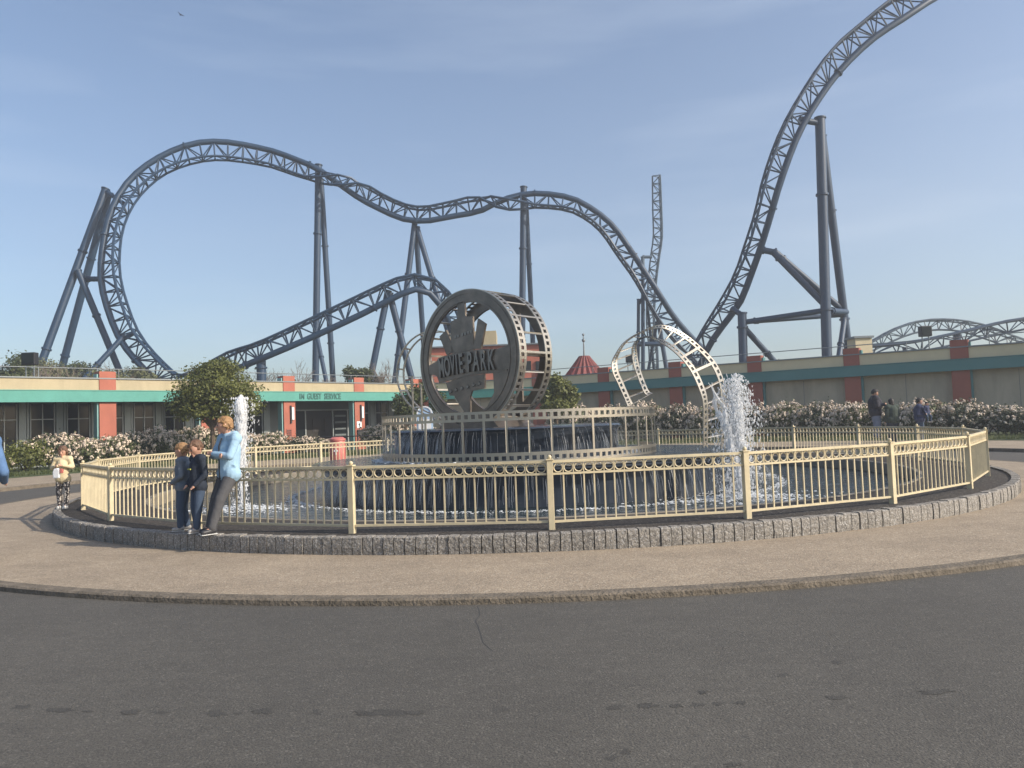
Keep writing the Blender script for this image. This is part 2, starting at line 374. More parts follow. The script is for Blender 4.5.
for zz in (.5, .9, 1.3, 1.7, 2.1): mb.span(b-1.6, b-.75, 2.12, 2.148, zz, zz+.12)
mb.build('leaflet_rack', M['grey_wall'], d)
mb = MB(); mb.span(a+1.5, a+2.1, 2.17, 2.198, 1.2, 2.0); mb.span(a+2.35, a+2.9, 2.17, 2.198, 1.2, 2.0); mb.build('poster', M['hair_dark'], d)
for n_ in range(-11, 14):
    c = 2.27+1.56*n_; h = .50
    if c > 23.3: continue
    if a-.9 < c < b+.3: continue
    mb = MB(); mb.span(c-h, c+h, 2.26, 2.3, .12, 3.02); wn = mb.build('window', M['glass'], LB)
    mb = MB()
    for xx in (c-h, c, c+h): mb.span(xx-.022, xx+.022, 2.2, 2.258, .12, 3.02)
    for zz in (.12, 2.3): mb.span(c-h+.026, c+h-.026, 2.205, 2.257, zz-.022, zz+.022)
    mb.build('frame', M['frame_pale'], wn)
    mb = MB(); mb.span(c+h+.06, c+1.56-h-.20, 2.14, 2.305, 0, 3.15); mb.build('pilaster', M['frame'], LB)
    mb = MB(); mb.span(c+1.56-h-.16, c+1.56-h-.06, 2.2, 2.305, 0, 3.15); mb.build('pilaster', M['frame'], LB)
# lettering on the fascia, pillar lamps and signs
text_mesh('IM', .44, .012, M['letter'], LB, (14.62, -.435, 3.25), (pi/2, 0, 0), .75, rs=.006)
text_mesh('GUEST', .47, .012, M['letter'], LB, (15.45, -.435, 3.25), (pi/2, 0, 0), .66, rs=.012)
text_mesh('SERVICE', .47, .012, M['letter'], LB, (16.72, -.435, 3.25), (pi/2, 0, 0), .66, rs=.012)
for px_ in (13.9, 18.8):
    mb = MB(); mb.span(px_+.02, px_+.10, -.36, -.282, 1.75, 2.75); l = mb.build('wall_lamp', M['black'], LB)
    mb = MB(); mb.span(px_+.101, px_+.24, -.37, -.285, 1.95, 2.65); mb.build('lamp_diffuser', M['white'], l)
mb = MB(); mb.span(18.55, 18.9, -.30, -.283, 1.35, 1.75); sg = mb.build('notice_plate', M['white'], LB)
mb = MB(); mb.prism([(18.64, 1.53), (18.725, 1.66), (18.81, 1.53), (18.75, 1.53), (18.75, 1.43), (18.70, 1.43), (18.70, 1.53)], -.306, -.301); mb.build('arrow_mark', M['black'], sg)
mb = MB(); mb.span(18.55, 18.95, -.38, -.283, .95, 1.25); pb = mb.build('letter_box', M['black'], LB)
mb = MB(); mb.span(13.65, 14.0, -.30, -.283, 1.0, 1.45); pp = mb.build('notice_plate', M['salmon_dull'], LB)
mb = MB()
for i in range(3):
    for j in range(3): mb.span(13.69+i*.1, 13.76+i*.1, -.31, -.301, 1.06+j*.12, 1.13+j*.12)
mb.build('pictogram', M['black'], pp)

RB = empty('boundary_building', (2.1, 48.3, 0), atan2(-.555, .832), 'long low beige building in shade with dark teal fascia and terracotta pillars, right side', 'building')
rpil = [-.2, 4.2, 8.7, 13.15, 17.95, 22.6, 27.1, 31.8, 36.5]
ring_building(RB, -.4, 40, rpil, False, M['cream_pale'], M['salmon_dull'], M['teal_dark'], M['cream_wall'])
TB = empty('gateway_building', (-6.3, 50.9, 0), atan2(-2.4, 8.4), 'salmon and cream two storey block behind the reel sculpture', 'building')
ring_building(TB, -.1, 8.6, [.5, 8.3], False, M['cream_pale'], M['salmon'], M['teal'], M['cream_wall'])
def pxbox(mbx, x0, x1, ytop, Y, d, zb=0.0):
    a, b = P(x0, ytop, Y), P(x1, ytop, Y); zt = (a.z+b.z)/2
    mbx.span(a.x, b.x, Y, Y+d, zb, zt); return zt
inv = LB  # noqa
mb = MB(); pxbox(mb, 431, 548, 346, 53, 6); o_ = mb
M4 = Matrix.Translation(TB.location) @ Matrix.Rotation(TB.rotation_euler.z, 4, 'Z'); Mi = M4.inverted()
def tolocal(mbx): mbx.v = [tuple(Mi @ Vector(v)) for v in mbx.v]
tolocal(mb); mb.build('upper_storey', M['salmon'], TB)
mb = MB(); zt = pxbox(mb, 429, 550, 344.5, 52.8, 6.4, zb=P(490, 346.2, 53).z+.004); tolocal(mb); mb.build('roof_edge', M['rail'], TB)
mb = MB(); pxbox(mb, 473, 496, 331, 54, 4, zb=zt+.005); tolocal(mb); mb.build('roof_turret', M['cream'], TB)
mb = MB()
for a_, b_ in ((434, 441), (524, 531), (536, 543)): 
    q0, q1 = P(a_, 371, 52.97), P(b_, 361, 52.97); mb.span(q0.x, q1.x, 52.9, 52.98, q0.z, q1.z)
tolocal(mb); mb.build('window', M['glass'], TB)

# pointed pleated roof with a spire
c = P(585, 377, 60); rt = empty('pavilion', (c.x, 60, 0), 0, 'pavilion with pleated dark red pointed roof and thin spire behind the beige wall', 'pavilion')
zb, zt2 = P(585, 379, 60).z, P(585, 356, 60).z
mb = MB(); n = 40; vs = []
for lev, (r, z) in enumerate(((1.95, zb-.3), (1.75, zb), (1.12, zb+(zt2-zb)*.45), (.55, zb+(zt2-zb)*.88), (.42, zt2))):
    for k in range(n):
        rr = r*(1+(.07 if k % 2 else -.05)*(1 if lev < 4 else .3)); vs.append((rr*cos(2*pi*k/n), rr*sin(2*pi*k/n), z))
fs = [(l*n+k, l*n+(k+1) % n, (l+1)*n+(k+1) % n, (l+1)*n+k) for l in range(4) for k in range(n)]; fs.append(tuple(4*n+k for k in range(n)))
mb.add(vs, fs); mb.build('roof', mat('dark_red_roof', (.17, .038, .034), .7, var=.2, vscale=4), rt)
mb = MB(); mb.lathe([(1.5, 0), (1.5, zb-.45)], 24); mb.build('wall', M['cream_wall'], rt)
zs = P(585, 334, 60).z
mb = MB(); mb.poly([(0, 0, zt2-.1), (0, 0, zs-.6), (0, 0, zs)], [.07, .05, .03], 8); mb.ball((0, 0, zs-.5), .14); mb.ball((0, 0, zs-.05), .1); mb.build('spire', M['rail'], rt, smooth=True)
# little rooftop hut
a = P(864, 346, 48); hb = empty('rooftop_hut', (a.x, 48, 0), 0, 'small pale hut with flat cap rising behind the beige wall under the coaster hump', 'hut')
z1 = P(864, 338, 48).z
mb = MB(); mb.span(-.52, .52, 0, 1.2, 0, z1); mb.build('wall', M['cream_pale'], hb)
mb = MB(); mb.span(-.62, .62, -.1, 1.3, z1+.003, z1+.13); mb.build('cap', M['rail'], hb)

# floodlights on the roofs
def flood(px0, px1, py0, py1, Y, label, zbase):
    c = P((px0+px1)/2, (py0+py1)/2, Y); w2 = (px1-px0)/F*Y/2; h2 = (py1-py0)/F*Y/2
    e = empty('floodlight', (c.x, Y, zbase), 0, label, 'floodlight')
    z = c.z-zbase
    mb = MB(); mb.span(-w2, w2, -.12, .22, z-h2, z+h2); b = mb.build('housing', M['black'], e, bevel=.03)
    mb = MB(); mb.span(-w2*.85, w2*.85, -.14, -.123, z-h2*.8, z+h2*.8); mb.build('lens', M['glass'], b)
    mb = MB(); mb.tube((-w2*.6, .05, 0), (-w2*.6, .05, z-h2), .03); mb.tube((w2*.6, .05, 0), (w2*.6, .05, z-h2), .03); mb.build('bracket', M['rail'], e)
flood(22.5, 36, 352.5, 365, 34.4, 'black square floodlight on roof above the leftmost windows', 3.6)
flood(626, 634.5, 355, 362.5, 46.4, 'black square floodlight on the wall roof seen through the film loop', 3.6)
flood(920, 931, 326, 336.5, 39, 'black square floodlight beside the low coaster hump at right', 3.6)

# ------------------------------------------------------------------ roller coasters
def crom(pts, step):
    """Catmull-Rom through vectors, resampled at about step"""
    out = []; n = len(pts)
    for i in range(n-1):
        p0 = pts[max(i-1, 0)]; p1 = pts[i]; p2 = pts[i+1]; p3 = pts[min(i+2, n-1)]
        for k in range(24):
            t = k/24
            out.append(.5*((2*p1)+(p2-p0)*t+(2*p0-5*p1+4*p2-p3)*t*t+(3*p1-p0-3*p2+p3)*t**3))
    out.append(pts[-1].copy())
    res = [out[0]]; acc = 0
    for a, b in zip(out, out[1:]):
        acc += (b-a).length
        if acc >= step: res.append(b); acc = 0
    return res
def track(root, ctrl, gauge, rs, rr, rl, step, m, off, part=None, ladder=False):
    """ctrl: (spine px,py, rail px,py, depth[, rail depth offset])"""
    S = [P(c[0], c[1], c[4]) for c in ctrl]; Rr = [P(c[2], c[3], c[4]+(c[5] if len(c) > 5 else 0)) for c in ctrl]
    # interpolate both curves together with one parameter
    n = len(S); oS = []; oR = []
    def cr(A, i, t):
        p0 = A[max(i-1, 0)]; p1 = A[i]; p2 = A[i+1]; p3 = A[min(i+2, n-1)]
        return .5*((2*p1)+(p2-p0)*t+(2*p0-5*p1+4*p2-p3)*t*t+(3*p1-p0-3*p2+p3)*t**3)
    fS = []; fR = []
    for i in range(n-1):
        for k in range(20): fS.append(cr(S, i, k/20)); fR.append(cr(Rr, i, k/20))
    fS.append(S[-1]); fR.append(Rr[-1]); acc = 0; oS = [fS[0]]; oR = [fR[0]]
    for i in range(1, len(fS)):
        acc += (fS[i]-fS[i-1]).length
        if acc >= step: oS.append(fS[i]); oR.append(fR[i]); acc = 0
    A = []; B = []
    side = None
    for i in range(len(oS)):
        t = (oS[min(i+1, len(oS)-1)]-oS[max(i-1, 0)]).normalized(); u = (oR[i]-oS[i])
        sd_ = t.cross(u).normalized()
        if side is not None and sd_.dot(side) < 0: sd_ = -sd_
        side = sd_
        A.append(oR[i]+sd_*gauge/2); B.append(oR[i]-sd_*gauge/2)
    off = Vector(off)
    mb = MB(); mb.poly(oS, rs, 10); mb.build('spine', m, root, True, off)
    for C in (A, B):
        mb = MB(); mb.poly(C, rr, 6); mb.build('rail', m, root, True, off)
    mb = MB()
    for i in range(len(oS)):
        mb.tube(oS[i], A[i], rl, n=5, cap=False); mb.tube(oS[i], B[i], rl, n=5, cap=False); mb.tube(A[i], B[i], rl, n=5, cap=False)
        if i < len(oS)-1:
            j, k = (i, i+1) if i % 2 else (i+1, i)
            mb.tube(oS[j], A[k], rl*.85, n=5, cap=False); mb.tube(oS[j], B[k], rl*.85, n=5, cap=False); mb.tube(A[j], B[k], rl*.7, n=5, cap=False)
        if i % 9 == 4:     # bolted flange
            t = (oS[min(i+1, len(oS)-1)]-oS[max(i-1, 0)]).normalized(); mb.tube(oS[i]-t*.06, oS[i]+t*.06, rs*1.35, n=10)
    mb.build('cross_bracing', m, root, False, off)
    return oS
def support(root, legs, m, off, name='support'):
    off = Vector(off)
    e = None
    for k, L in enumerate(legs):
        a, b, r = P(*L[0]), P(*L[1]), L[2]*.78
        ground = len(L) < 4
        if ground:                       # run down to the ground
            d = b-a; s = -a.z/d.z; b = a+d*s
        mb = MB(); mb.tube(a, b, r, n=14)
        d = (b-a); Lh = d.length; d.normalize()
        for q in ((.25, .62) if Lh > 9 else (.12,)):
            c = a+d*Lh*q; mb.tube(c-d*.07, c+d*.07, r*1.28, n=14)
        mb.tube(a-d*.04, a+d*.05, r*1.2, n=14)
        o = mb.build(name if k == 0 else 'leg', m, root if k == 0 else e, True, off)
        if k == 0: e = o
    return e
sb = M['steel_blue']
off = (0, 68, 0)
RC = empty('roller_coaster', off, 0, 'large blue grey steel roller coaster with a tall left turn, waves and twin rail truss', 'roller coaster')
loop = [(726, 392, 716, 400, 78), (705, 352, 694, 360, 76), (692, 338, 680, 347, 75), (674, 317, 660, 322, 74), (656, 289, 642, 291, 73), (644, 270.7, 633, 275, 73), (630.4, 250, 618, 254.3, 73), (614, 227, 603, 232.4, 73), (594.8, 210.6, 588, 219, 73), (570, 197.7, 567.5, 209, 73), (534.7, 193.4, 534.7, 206, 73),
        (505, 199, 505, 204, 73, -1.1), (480, 211, 477, 198.6, 73), (451, 216.5, 451, 203.5, 73), (425, 221, 425, 208.4, 73), (402.5, 218.8, 406, 206, 73), (383, 210.5, 386, 197.4, 73), (360, 198.6, 364, 185.6, 73), (337, 182.5, 339, 180, 73, -1.2), (316, 168, 314, 179.5, 73), (292, 158, 290, 172.5, 73), (269, 150, 267, 164.6, 73),
        (226, 142, 226, 158.3, 72), (193, 143.7, 197, 160, 71), (160.5, 156.5, 167, 170, 70), (133, 176.5, 144, 186.6, 69), (115, 202, 128, 207, 68), (106, 229, 119, 230, 67.5), (101.5, 258.5, 116, 257, 67), (101, 280, 117.5, 278.5, 67), (107, 307, 124, 303, 67), (121, 341, 137, 334, 67), (146, 371, 161, 362, 66.5), (170, 389, 180, 376, 66),
        (205, 384, 202, 369, 65.5), (232, 371, 230, 353.5, 65), (269, 355.5, 263, 342, 64), (314.6, 336, 309, 321, 64), (360, 315, 353, 300, 64), (389.5, 300, 385, 285, 64), (410, 290.5, 406, 277, 64), (425, 290, 427, 277, 64.5), (438, 302, 444, 289, 65), (448, 320, 457, 308, 66), (456, 350, 468, 345, 68), (462, 380, 474, 378, 70)]
track(RC, loop, 1.15, .28, .12, .075, 1.25, sb, off)
support(RC, [((105.7, 189, 69.5), (41, 364, 66), .42), ((109, 192, 70), (60, 375, 72), .42), ((78, 271, 67.5), (122, 377, 67.5), .36), ((124, 336, 67), (88, 375, 65), .3), ((105.7, 191, 69.5), (123, 203, 68.3), .25, 1), ((86, 279, 68), (103, 279, 67.2), .3, 1), ((118, 342, 67), (134, 333, 67), .25, 1)], sb, off)
support(RC, [((318.5, 165, 73.5), (315.5, 380, 73.5), .42), ((321, 180, 74), (333, 380, 75.5), .36), ((315.7, 330, 73), (326, 380, 71), .26)], sb, off)
support(RC, [((415, 221, 73.6), (395, 381, 72), .36), ((416, 230, 74), (426, 380, 77), .34), ((417, 228, 73.6), (444, 318, 72), .34)], sb, off)
support(RC, [((388, 291, 64.5), (370, 381, 64), .36), ((389.6, 294, 64.5), (412, 380, 65), .36)], sb, off)
support(RC, [((523.7, 187, 73.6), (521.5, 380, 73.6), .40), ((526, 205, 74), (533, 345, 76.5), .32)], sb, off)
support(RC, [((261, 357, 64.5), (261.5, 380, 64.5), .5)], sb, off)
support(RC, [((643, 270, 73.8), (643.5, 370, 73.8), .2), ((638.5, 299.4, 74), (638, 372, 74), .2), ((646, 292, 74), (654, 370, 76), .18), ((658, 318, 74.4), (667, 372, 74.4), .28), ((657, 322, 74.4), (648, 372, 76), .2), ((638.5, 303, 74), (644, 297, 73.8), .22, 1), ((637, 344, 74), (660, 344, 74), .28, 1)], sb, off)
off2 = (12, 58, 0)
RC2 = empty('roller_coaster', off2, 0, 'tall blue steel coaster track arching steeply up out of the top right corner', 'roller coaster')
arch = [(690, 392, 675, 384, 63), (709, 346, 698, 339, 61), (739, 304, 723, 300, 59), (749, 280, 735.7, 275, 58), (760, 249.5, 746, 247.7, 57), (769.5, 219, 756, 215, 56), (781, 180, 766, 174, 55.3), (798, 135, 783, 128, 55), (817.5, 101, 805.6, 87.5, 55), (841, 69.5, 830.6, 51.5, 55), (872, 39.5, 858.7, 26.5, 55), (905.6, 17, 890, 1.6, 55), (940, -5, 927, -20, 55.5), (1000, -35, 990, -52, 57), (1080, -55, 1078, -73, 60), (1160, -40, 1163, -58, 64)]
track(RC2, arch, 1.15, .25, .10, .062, 1.15, sb, off2)
support(RC2, [((820, 118, 55.5), (827, 357, 55.5), .46), ((822, 136, 56), (849, 355, 58.5), .38), ((800, 120, 55.2), (819, 123, 55.5), .28, 1), ((762, 250, 57), (773, 252, 57), .3, 1), ((773, 252, 57), (823, 303, 55.6), .30, 1), ((774, 251, 57.2), (846, 313, 58), .30, 1), ((830, 311, 55.7), (846, 312, 58), .3, 1), ((844.5, 318, 58), (839, 357, 56), .26)], sb, off2)
support(RC2, [((742, 313, 57.5), (743.5, 364, 57.5), .42), ((746, 322, 57.5), (821, 311, 55.6), .26, 1), ((746, 322, 57.6), (841, 315, 58), .22, 1), ((744.5, 328, 57.5), (775, 362, 58.5), .28), ((732, 309, 58), (742, 315, 57.5), .26, 1)], sb, off2)
off3 = (18, 95, 0)
RC3 = empty('coaster_spike', off3, 0, 'slim vertical coaster spike tower standing far behind the wave of track', 'roller coaster')
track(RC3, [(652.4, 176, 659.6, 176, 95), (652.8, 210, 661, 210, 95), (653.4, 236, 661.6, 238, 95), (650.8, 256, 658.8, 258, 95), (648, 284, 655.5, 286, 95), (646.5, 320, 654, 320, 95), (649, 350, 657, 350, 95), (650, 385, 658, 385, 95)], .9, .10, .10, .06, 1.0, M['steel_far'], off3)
support(RC3, [((642.8, 257, 95), (642.8, 370, 95), .3), ((642.8, 257, 95), (652, 257, 95), .25, 1)], M['steel_far'], off3)
off4 = (40, 70, 0)
RC4 = empty('roller_coaster', off4, 0, 'low pale humped coaster track behind the right end of the wall', 'roller coaster')
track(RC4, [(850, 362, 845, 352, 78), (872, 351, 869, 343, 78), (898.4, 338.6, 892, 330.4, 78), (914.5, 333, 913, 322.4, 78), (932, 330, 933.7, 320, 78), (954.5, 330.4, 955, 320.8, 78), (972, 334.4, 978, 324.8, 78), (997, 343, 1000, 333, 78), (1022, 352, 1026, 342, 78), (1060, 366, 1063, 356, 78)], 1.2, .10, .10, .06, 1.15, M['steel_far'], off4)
RC5 = empty('roller_coaster', off4, 0, 'dark low coaster track rising gently to the right edge behind the wall', 'roller coaster')
track(RC5, [(850, 355, 850, 347, 66), (880, 354, 880, 345.6, 66), (915, 352, 913, 342, 66), (953, 345, 950, 334.4, 66), (972, 340, 972, 329.6, 66), (1004, 333.6, 998, 323, 66), (1030, 328, 1023, 319, 66), (1070, 322, 1065, 312, 66)], 1.3, .09, .13, .06, 1.9, sb, off4)
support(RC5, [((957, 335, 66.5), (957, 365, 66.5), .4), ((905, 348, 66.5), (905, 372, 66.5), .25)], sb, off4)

# ------------------------------------------------------------------ fountain
FN = empty('fountain', (CX, CY, 0), 0, 'two tier black round fountain with falling water in the middle of the pool', 'fountain')
LTX, UTX = .10, -.50      # local centres
mb = MB(); mb.lathe([(4.6, -.3), (4.6, .5), (4.84, .60), (4.84, .635), (4.6, .62), (2.0, .62)], 160, (LTX, 0)); mb.build('lower_tier', M['drum'], FN, True)
mb = MB(); mb.lathe([(2.0, .632), (4.72, .642)], 128, (LTX, 0)); mb.build('tier_water', M['water'], FN, True)
mb = MB(); mb.lathe([(2.48, .62), (2.50, 1.16), (2.58, 1.25), (2.55, 1.285), (2.3, 1.30), (.01, 1.30)], 128, (UTX, 0)); mb.build('upper_tier', M['drum'], FN, True)
def curtain(name, cx, r, ztop, zbot, n, dens, wmin, wmax, seed, push=.12):
    rnd = random.Random(seed); mb = MB(); mb.flat = True
    for i in range(n):
        a = rnd.uniform(0, 2*pi)
        if rnd.random() > dens(a): continue
        L = rnd.uniform(.25, 1); s0 = rnd.uniform(0, 1-L); w_ = rnd.uniform(wmin, wmax); ph = rnd.uniform(.4, 1.5)
        row = []
        for k in range(6):
            s = s0+L*k/5; rr = r+push*ph*sqrt(max(s, 0))*1.0; z = ztop-(ztop-zbot)*s
            ww = w_*(1-.5*abs(k/5-.4)); da = ww/2/rr; ja = rnd.uniform(-.0015, .0015)
            row += [(cx+rr*cos(a-da+ja), rr*sin(a-da+ja), z), (cx+rr*cos(a+da+ja), rr*sin(a+da+ja), z)]
        mb.add(row, [(2*k, 2*k+1, 2*k+3, 2*k+2) for k in range(5)])
    return mb.build(name, M['curtain'], FN)
def lobe(a0, wd, base, peak): return lambda a: base+peak*max(0, cos(a-a0))**wd
curtain('water_curtain', UTX, 2.60, 1.25, .64, 6500, lobe(pi*1.02, 3, .06, .94), .002, .0065, 1, .24)
curtain('water_curtain', LTX, 4.86, .60, 0, 9000, lobe(pi*1.14, 5, .05, .8), .002, .0065, 2, .22)
curtain('water_curtain', LTX, 4.86, .60, 0, 1500, lobe(-.25, 5, .0, .8), .004, .012, 5, .22)
def foam_blobs(mb, n, gen, rmin, rmax, seed, flat=.45):
    rnd = random.Random(seed)
    for i in range(n):
        c = gen(rnd); r = rnd.uniform(rmin, rmax)*(1 if rnd.random() < .85 else 1.8)
        mb.ball(c, r, 5, 4, (1, 1, flat))
mb = MB()
def g1(rn):
    a = rn.uniform(0, 2*pi); rr = 4.86+.26+abs(rn.gauss(0, .10))
    k = .5+.5*mnoise.noise(Vector((cos(a)*9, sin(a)*9, 0)))
    return (LTX+(rr+k*.1)*cos(a), (rr+k*.1)*sin(a), -.02+rn.uniform(0, .05)*k)
foam_blobs(mb, 3600, g1, .005, .017, 3)
o = mb.build('foam', M['foam'], FN)
mb = MB()
def g2(rn):
    a = rn.uniform(0, 2*pi); rr = 2.60+.2+abs(rn.gauss(0, .09)); return (UTX+rr*cos(a), rr*sin(a), .645+abs(rn.gauss(0, .012)))
foam_blobs(mb, 1800, g2, .008, .022, 4); mb.build('foam', M['foam'], FN)

# jets
def jet(px, pytop, base, htop, label, seed, wide, name='water_jet'):
    e = empty(name, base, 0, label, 'fountain jet'); rnd = random.Random(seed)
    mb = MB()
    if not wide:
        ribs = 26
        for s in range(7):
            pts = []; rs = []
            oa = rnd.uniform(0, 6.28)
            for k in range(30):
                t = k/29; z = htop*t
                env = .035+.095*max(0, (t-.30)/.7)**.8 if t < .86 else .13*sqrt(max(0, 1-((t-.86)/.145)**2))
                o_ = env*.6*(0 if s == 0 else 1)
                pts.append((cos(oa+t*1.5)*o_+mnoise.noise(Vector((s*3., z*4, seed)))*.03, sin(oa+t*1.5)*o_+mnoise.noise(Vector((s*3.+9, z*4, seed)))*.03, z)); rs.append(max(.006, env*(.42+.3*mnoise.noise(Vector((s, z*7, 2.))))))
            mb.poly(pts, rs, 7)
        for i in range(1900):
            t = rnd.uniform(.02, 1)**.8; sp = .05+.14*t if t > .35 else .05+.10*(1-t)
            a = rnd.uniform(0, 6.28); q = abs(rnd.gauss(0, sp*.8)); z = htop*t if rnd.random() < .8 else htop*rnd.random()
            mb.ball((cos(a)*q, sin(a)*q, min(z, htop*.97)), rnd.uniform(.003, .010), 5, 4, (1, 1, rnd.uniform(1, 4)))
    else:
        for s in range(15):
            aim = rnd.gauss(0, .10); aim2 = rnd.gauss(0, .10); top = htop*rnd.uniform(.55, 1.0) if s else htop
            if s in (3, 4): aim = -.26-.06*s; top = htop*.93
            pts = []; rs = []
            for k in range(26):
                t = k/25; z = top*t
                pts.append((aim*t**1.5+.035*mnoise.noise(Vector((s*5., z*3, seed)))*(1+2*t), aim2*t**1.5+.04*mnoise.noise(Vector((s*5.+8, z*3, seed))), z))
                rs.append(max(.005, (.045+.035*sin(pi*min(1, t*1.05)))*(.75+.9*mnoise.noise(Vector((s*2., z*9, 4.))))*(1-t**6)))
            mb.poly(pts, rs, 7)
        for i in range(5200):
            a = rnd.uniform(0, 6.28); fall = rnd.random() < .45
            t = rnd.random(); q = abs(rnd.gauss(0, .07+.13*t)) if not fall else .12+abs(rnd.gauss(0, .17))
            z = htop*(t**.8 if not fall else t)*(1-.6*min(1, (q/.6))**2)
            mb.ball((cos(a)*q-(.07 if fall else 0), sin(a)*q, z), rnd.uniform(.003, .012), 5, 4, (1, 1, rnd.uniform(.8, 3.2)))
    mb.build('spray', M['spray'], e, True)
    mb = MB()
    def g(rn):
        a = rn.uniform(0, 2*pi); q = abs(rn.gauss(0, .42 if not wide else .55)); return (q*cos(a)*1.5, q*sin(a), rn.uniform(0, .03)+max(0, .10-q*.3)*rn.random())
    foam_blobs(mb, 1300, g, .006, .024, seed+1, .35); mb.build('foam', M['foam'], e, True)
jb = P(240, 500, 14.0); jet(240, 395, (P(242, 470, 14.0).x, 14.0, -.02), P(240, 395, 14.0).z+.02, 'smooth white water jet behind the tall boy in the blue jacket', 11, False)
jet(738, 373, (P(741, 470, 12.9).x, 12.9, -.02), P(738, 373, 12.9).z+.02, 'ragged splashing white water jet right of the film loop', 12, True)

# ------------------------------------------------------------------ film sculpture
def film(fA, fB, ncell, every, bf, mb, bar=.22, close=False):
    def S(u, v): return tuple(fA(u).lerp(fB(u), v))
    for i in range(ncell):
        u0, u1 = i/ncell, (i+1)/ncell; g = u0+(u1-u0)*.42
        for (va, vb) in ((0, bf), (1-bf, 1)):
            h0, h1 = va+(vb-va)*.28, va+(vb-va)*.72
            if va == 0: h0, h1 = va+(vb-va)*.22, va+(vb-va)*.66
            mb.add([S(u0, va), S(g, va), S(g, h0), S(g, h1), S(g, vb), S(u0, vb), S(u0, h0), S(u0, h1), S(u1, va), S(u1, h0), S(u1, h1), S(u1, vb)],
                   [(0, 1, 2, 6), (6, 2, 3, 7), (7, 3, 4, 5), (1, 8, 9, 2), (3, 10, 11, 4)])
        if i % every == 0:
            e = u0+(u1-u0)*every*bar*.5
            mb.add([S(u0, bf), S(e, bf), S(e, 1-bf), S(u0, 1-bf)], [(0, 1, 2, 3)])
def weld(o, th=.02):
    bm = bmesh.new(); bm.from_mesh(o.data); bmesh.ops.remove_doubles(bm, verts=bm.verts, dist=.001); bm.to_mesh(o.data); bm.free()
    md = o.modifiers.new('thickness', 'SOLIDIFY'); md.thickness = th; md.offset = 0
    return o
FS = empty('filmstrip_sculpture', (CX, CY, .62), 0, 'perforated steel filmstrip fence curving round the drum and coiling into loops', 'sculpture')
fo = Vector((CX, CY, .62))
mb = MB(); fcx = -.22
def arcpt(u, z):
    a = radians(168)+radians(210)*u
    return Vector((fcx+3.02*cos(a), 3.02*sin(a), z))
film(lambda u: arcpt(u, .02), lambda u: arcpt(u, .985), 78, 3, .19, mb, .20)
weld(mb.build('filmstrip', M['film'], FS))
# right hand hoop
def hoop(center, e1, e2, rx, ry, axis, a0, a1):
    def A(u): a = a0+(a1-a0)*u; return center+e1*rx*cos(a)+e2*ry*sin(a)
    def B(u): return A(u)+axis
    return A, B
prs = [((240, 555), (400, 470), 15.8, 16.5), ((222, 510), (372, 450), 15.8, 16.5), ((180, 415), (330, 345), 15.8, 16.5), ((145, 340), (308, 270), 15.8, 16.5), ((140, 270), (300, 210), 15.9, 16.5), ((165, 215), (295, 165), 15.95, 16.45), ((205, 155), (310, 135), 16.05, 16.4), ((260, 110), (335, 115), 16.15, 16.35),
       ((330, 72), (365, 112), 16.2, 16.3), ((395, 42), (400, 122), 16.2, 16.25), ((460, 32), (430, 138), 16.2, 16.1), ((540, 55), (455, 150), 16.25, 16.0), ((620, 100), (500, 175), 16.3, 15.9), ((700, 165), (575, 240), 16.35, 15.8), ((795, 262), (645, 330), 16.4, 15.75), ((850, 372), (700, 450), 16.4, 15.7), ((864, 480), (722, 535), 16.4, 15.7), ((864, 600), (724, 640), 16.4, 15.7), ((864, 720), (724, 750), 16.4, 15.7), ((864, 825), (724, 812), 16.4, 15.7)]
eo = crom([P(590+a[0]/6.4, 320+a[1]/6.4, d0)-fo for a, b, d0, d1 in prs], 0)
ei = crom([P(590+b[0]/6.4, 320+b[1]/6.4, d1)-fo for a, b, d0, d1 in prs], 0)
def smp(C):
    def f(u):
        q = u*(len(C)-1); k = min(int(q), len(C)-2); return C[k].lerp(C[k+1], q-k)
    return f
mb = MB(); film(smp(eo), smp(ei), 57, 3, .20, mb, .26); weld(mb.build('film_loop', M['film'], FS))
def line(a, b): return lambda u: a.lerp(b, u)
# left hand hoop, behind the reel
cL = P(434, 373, 18.6)-fo
A_, B_ = hoop(cL, Vector((1, -.1, 0)), Vector((0, 0, 1)), .93, 1.03, Vector((.12, .55, .02)), radians(20), radians(262))
mb = MB(); film(A_, B_, 48, 6, .17, mb, .14); weld(mb.build('film_loop', M['film'], FS))
mb = MB(); ea, eb = A_(1), B_(1)
film(line(ea, ea+Vector((.5, .1, -.55))), line(eb, eb+Vector((.5, .1, -.55))), 8, 6, .17, mb, .14); weld(mb.build('film_tail', M['film'], FS))
mb = MB()
for px_, y0 in ((412, 376), (421, 384)):
    a = P(px_, y0, 18.3)-fo; mb.tube(a, (a.x, a.y, .02), .025)
mb.build('stay_post', M['film'], FS)

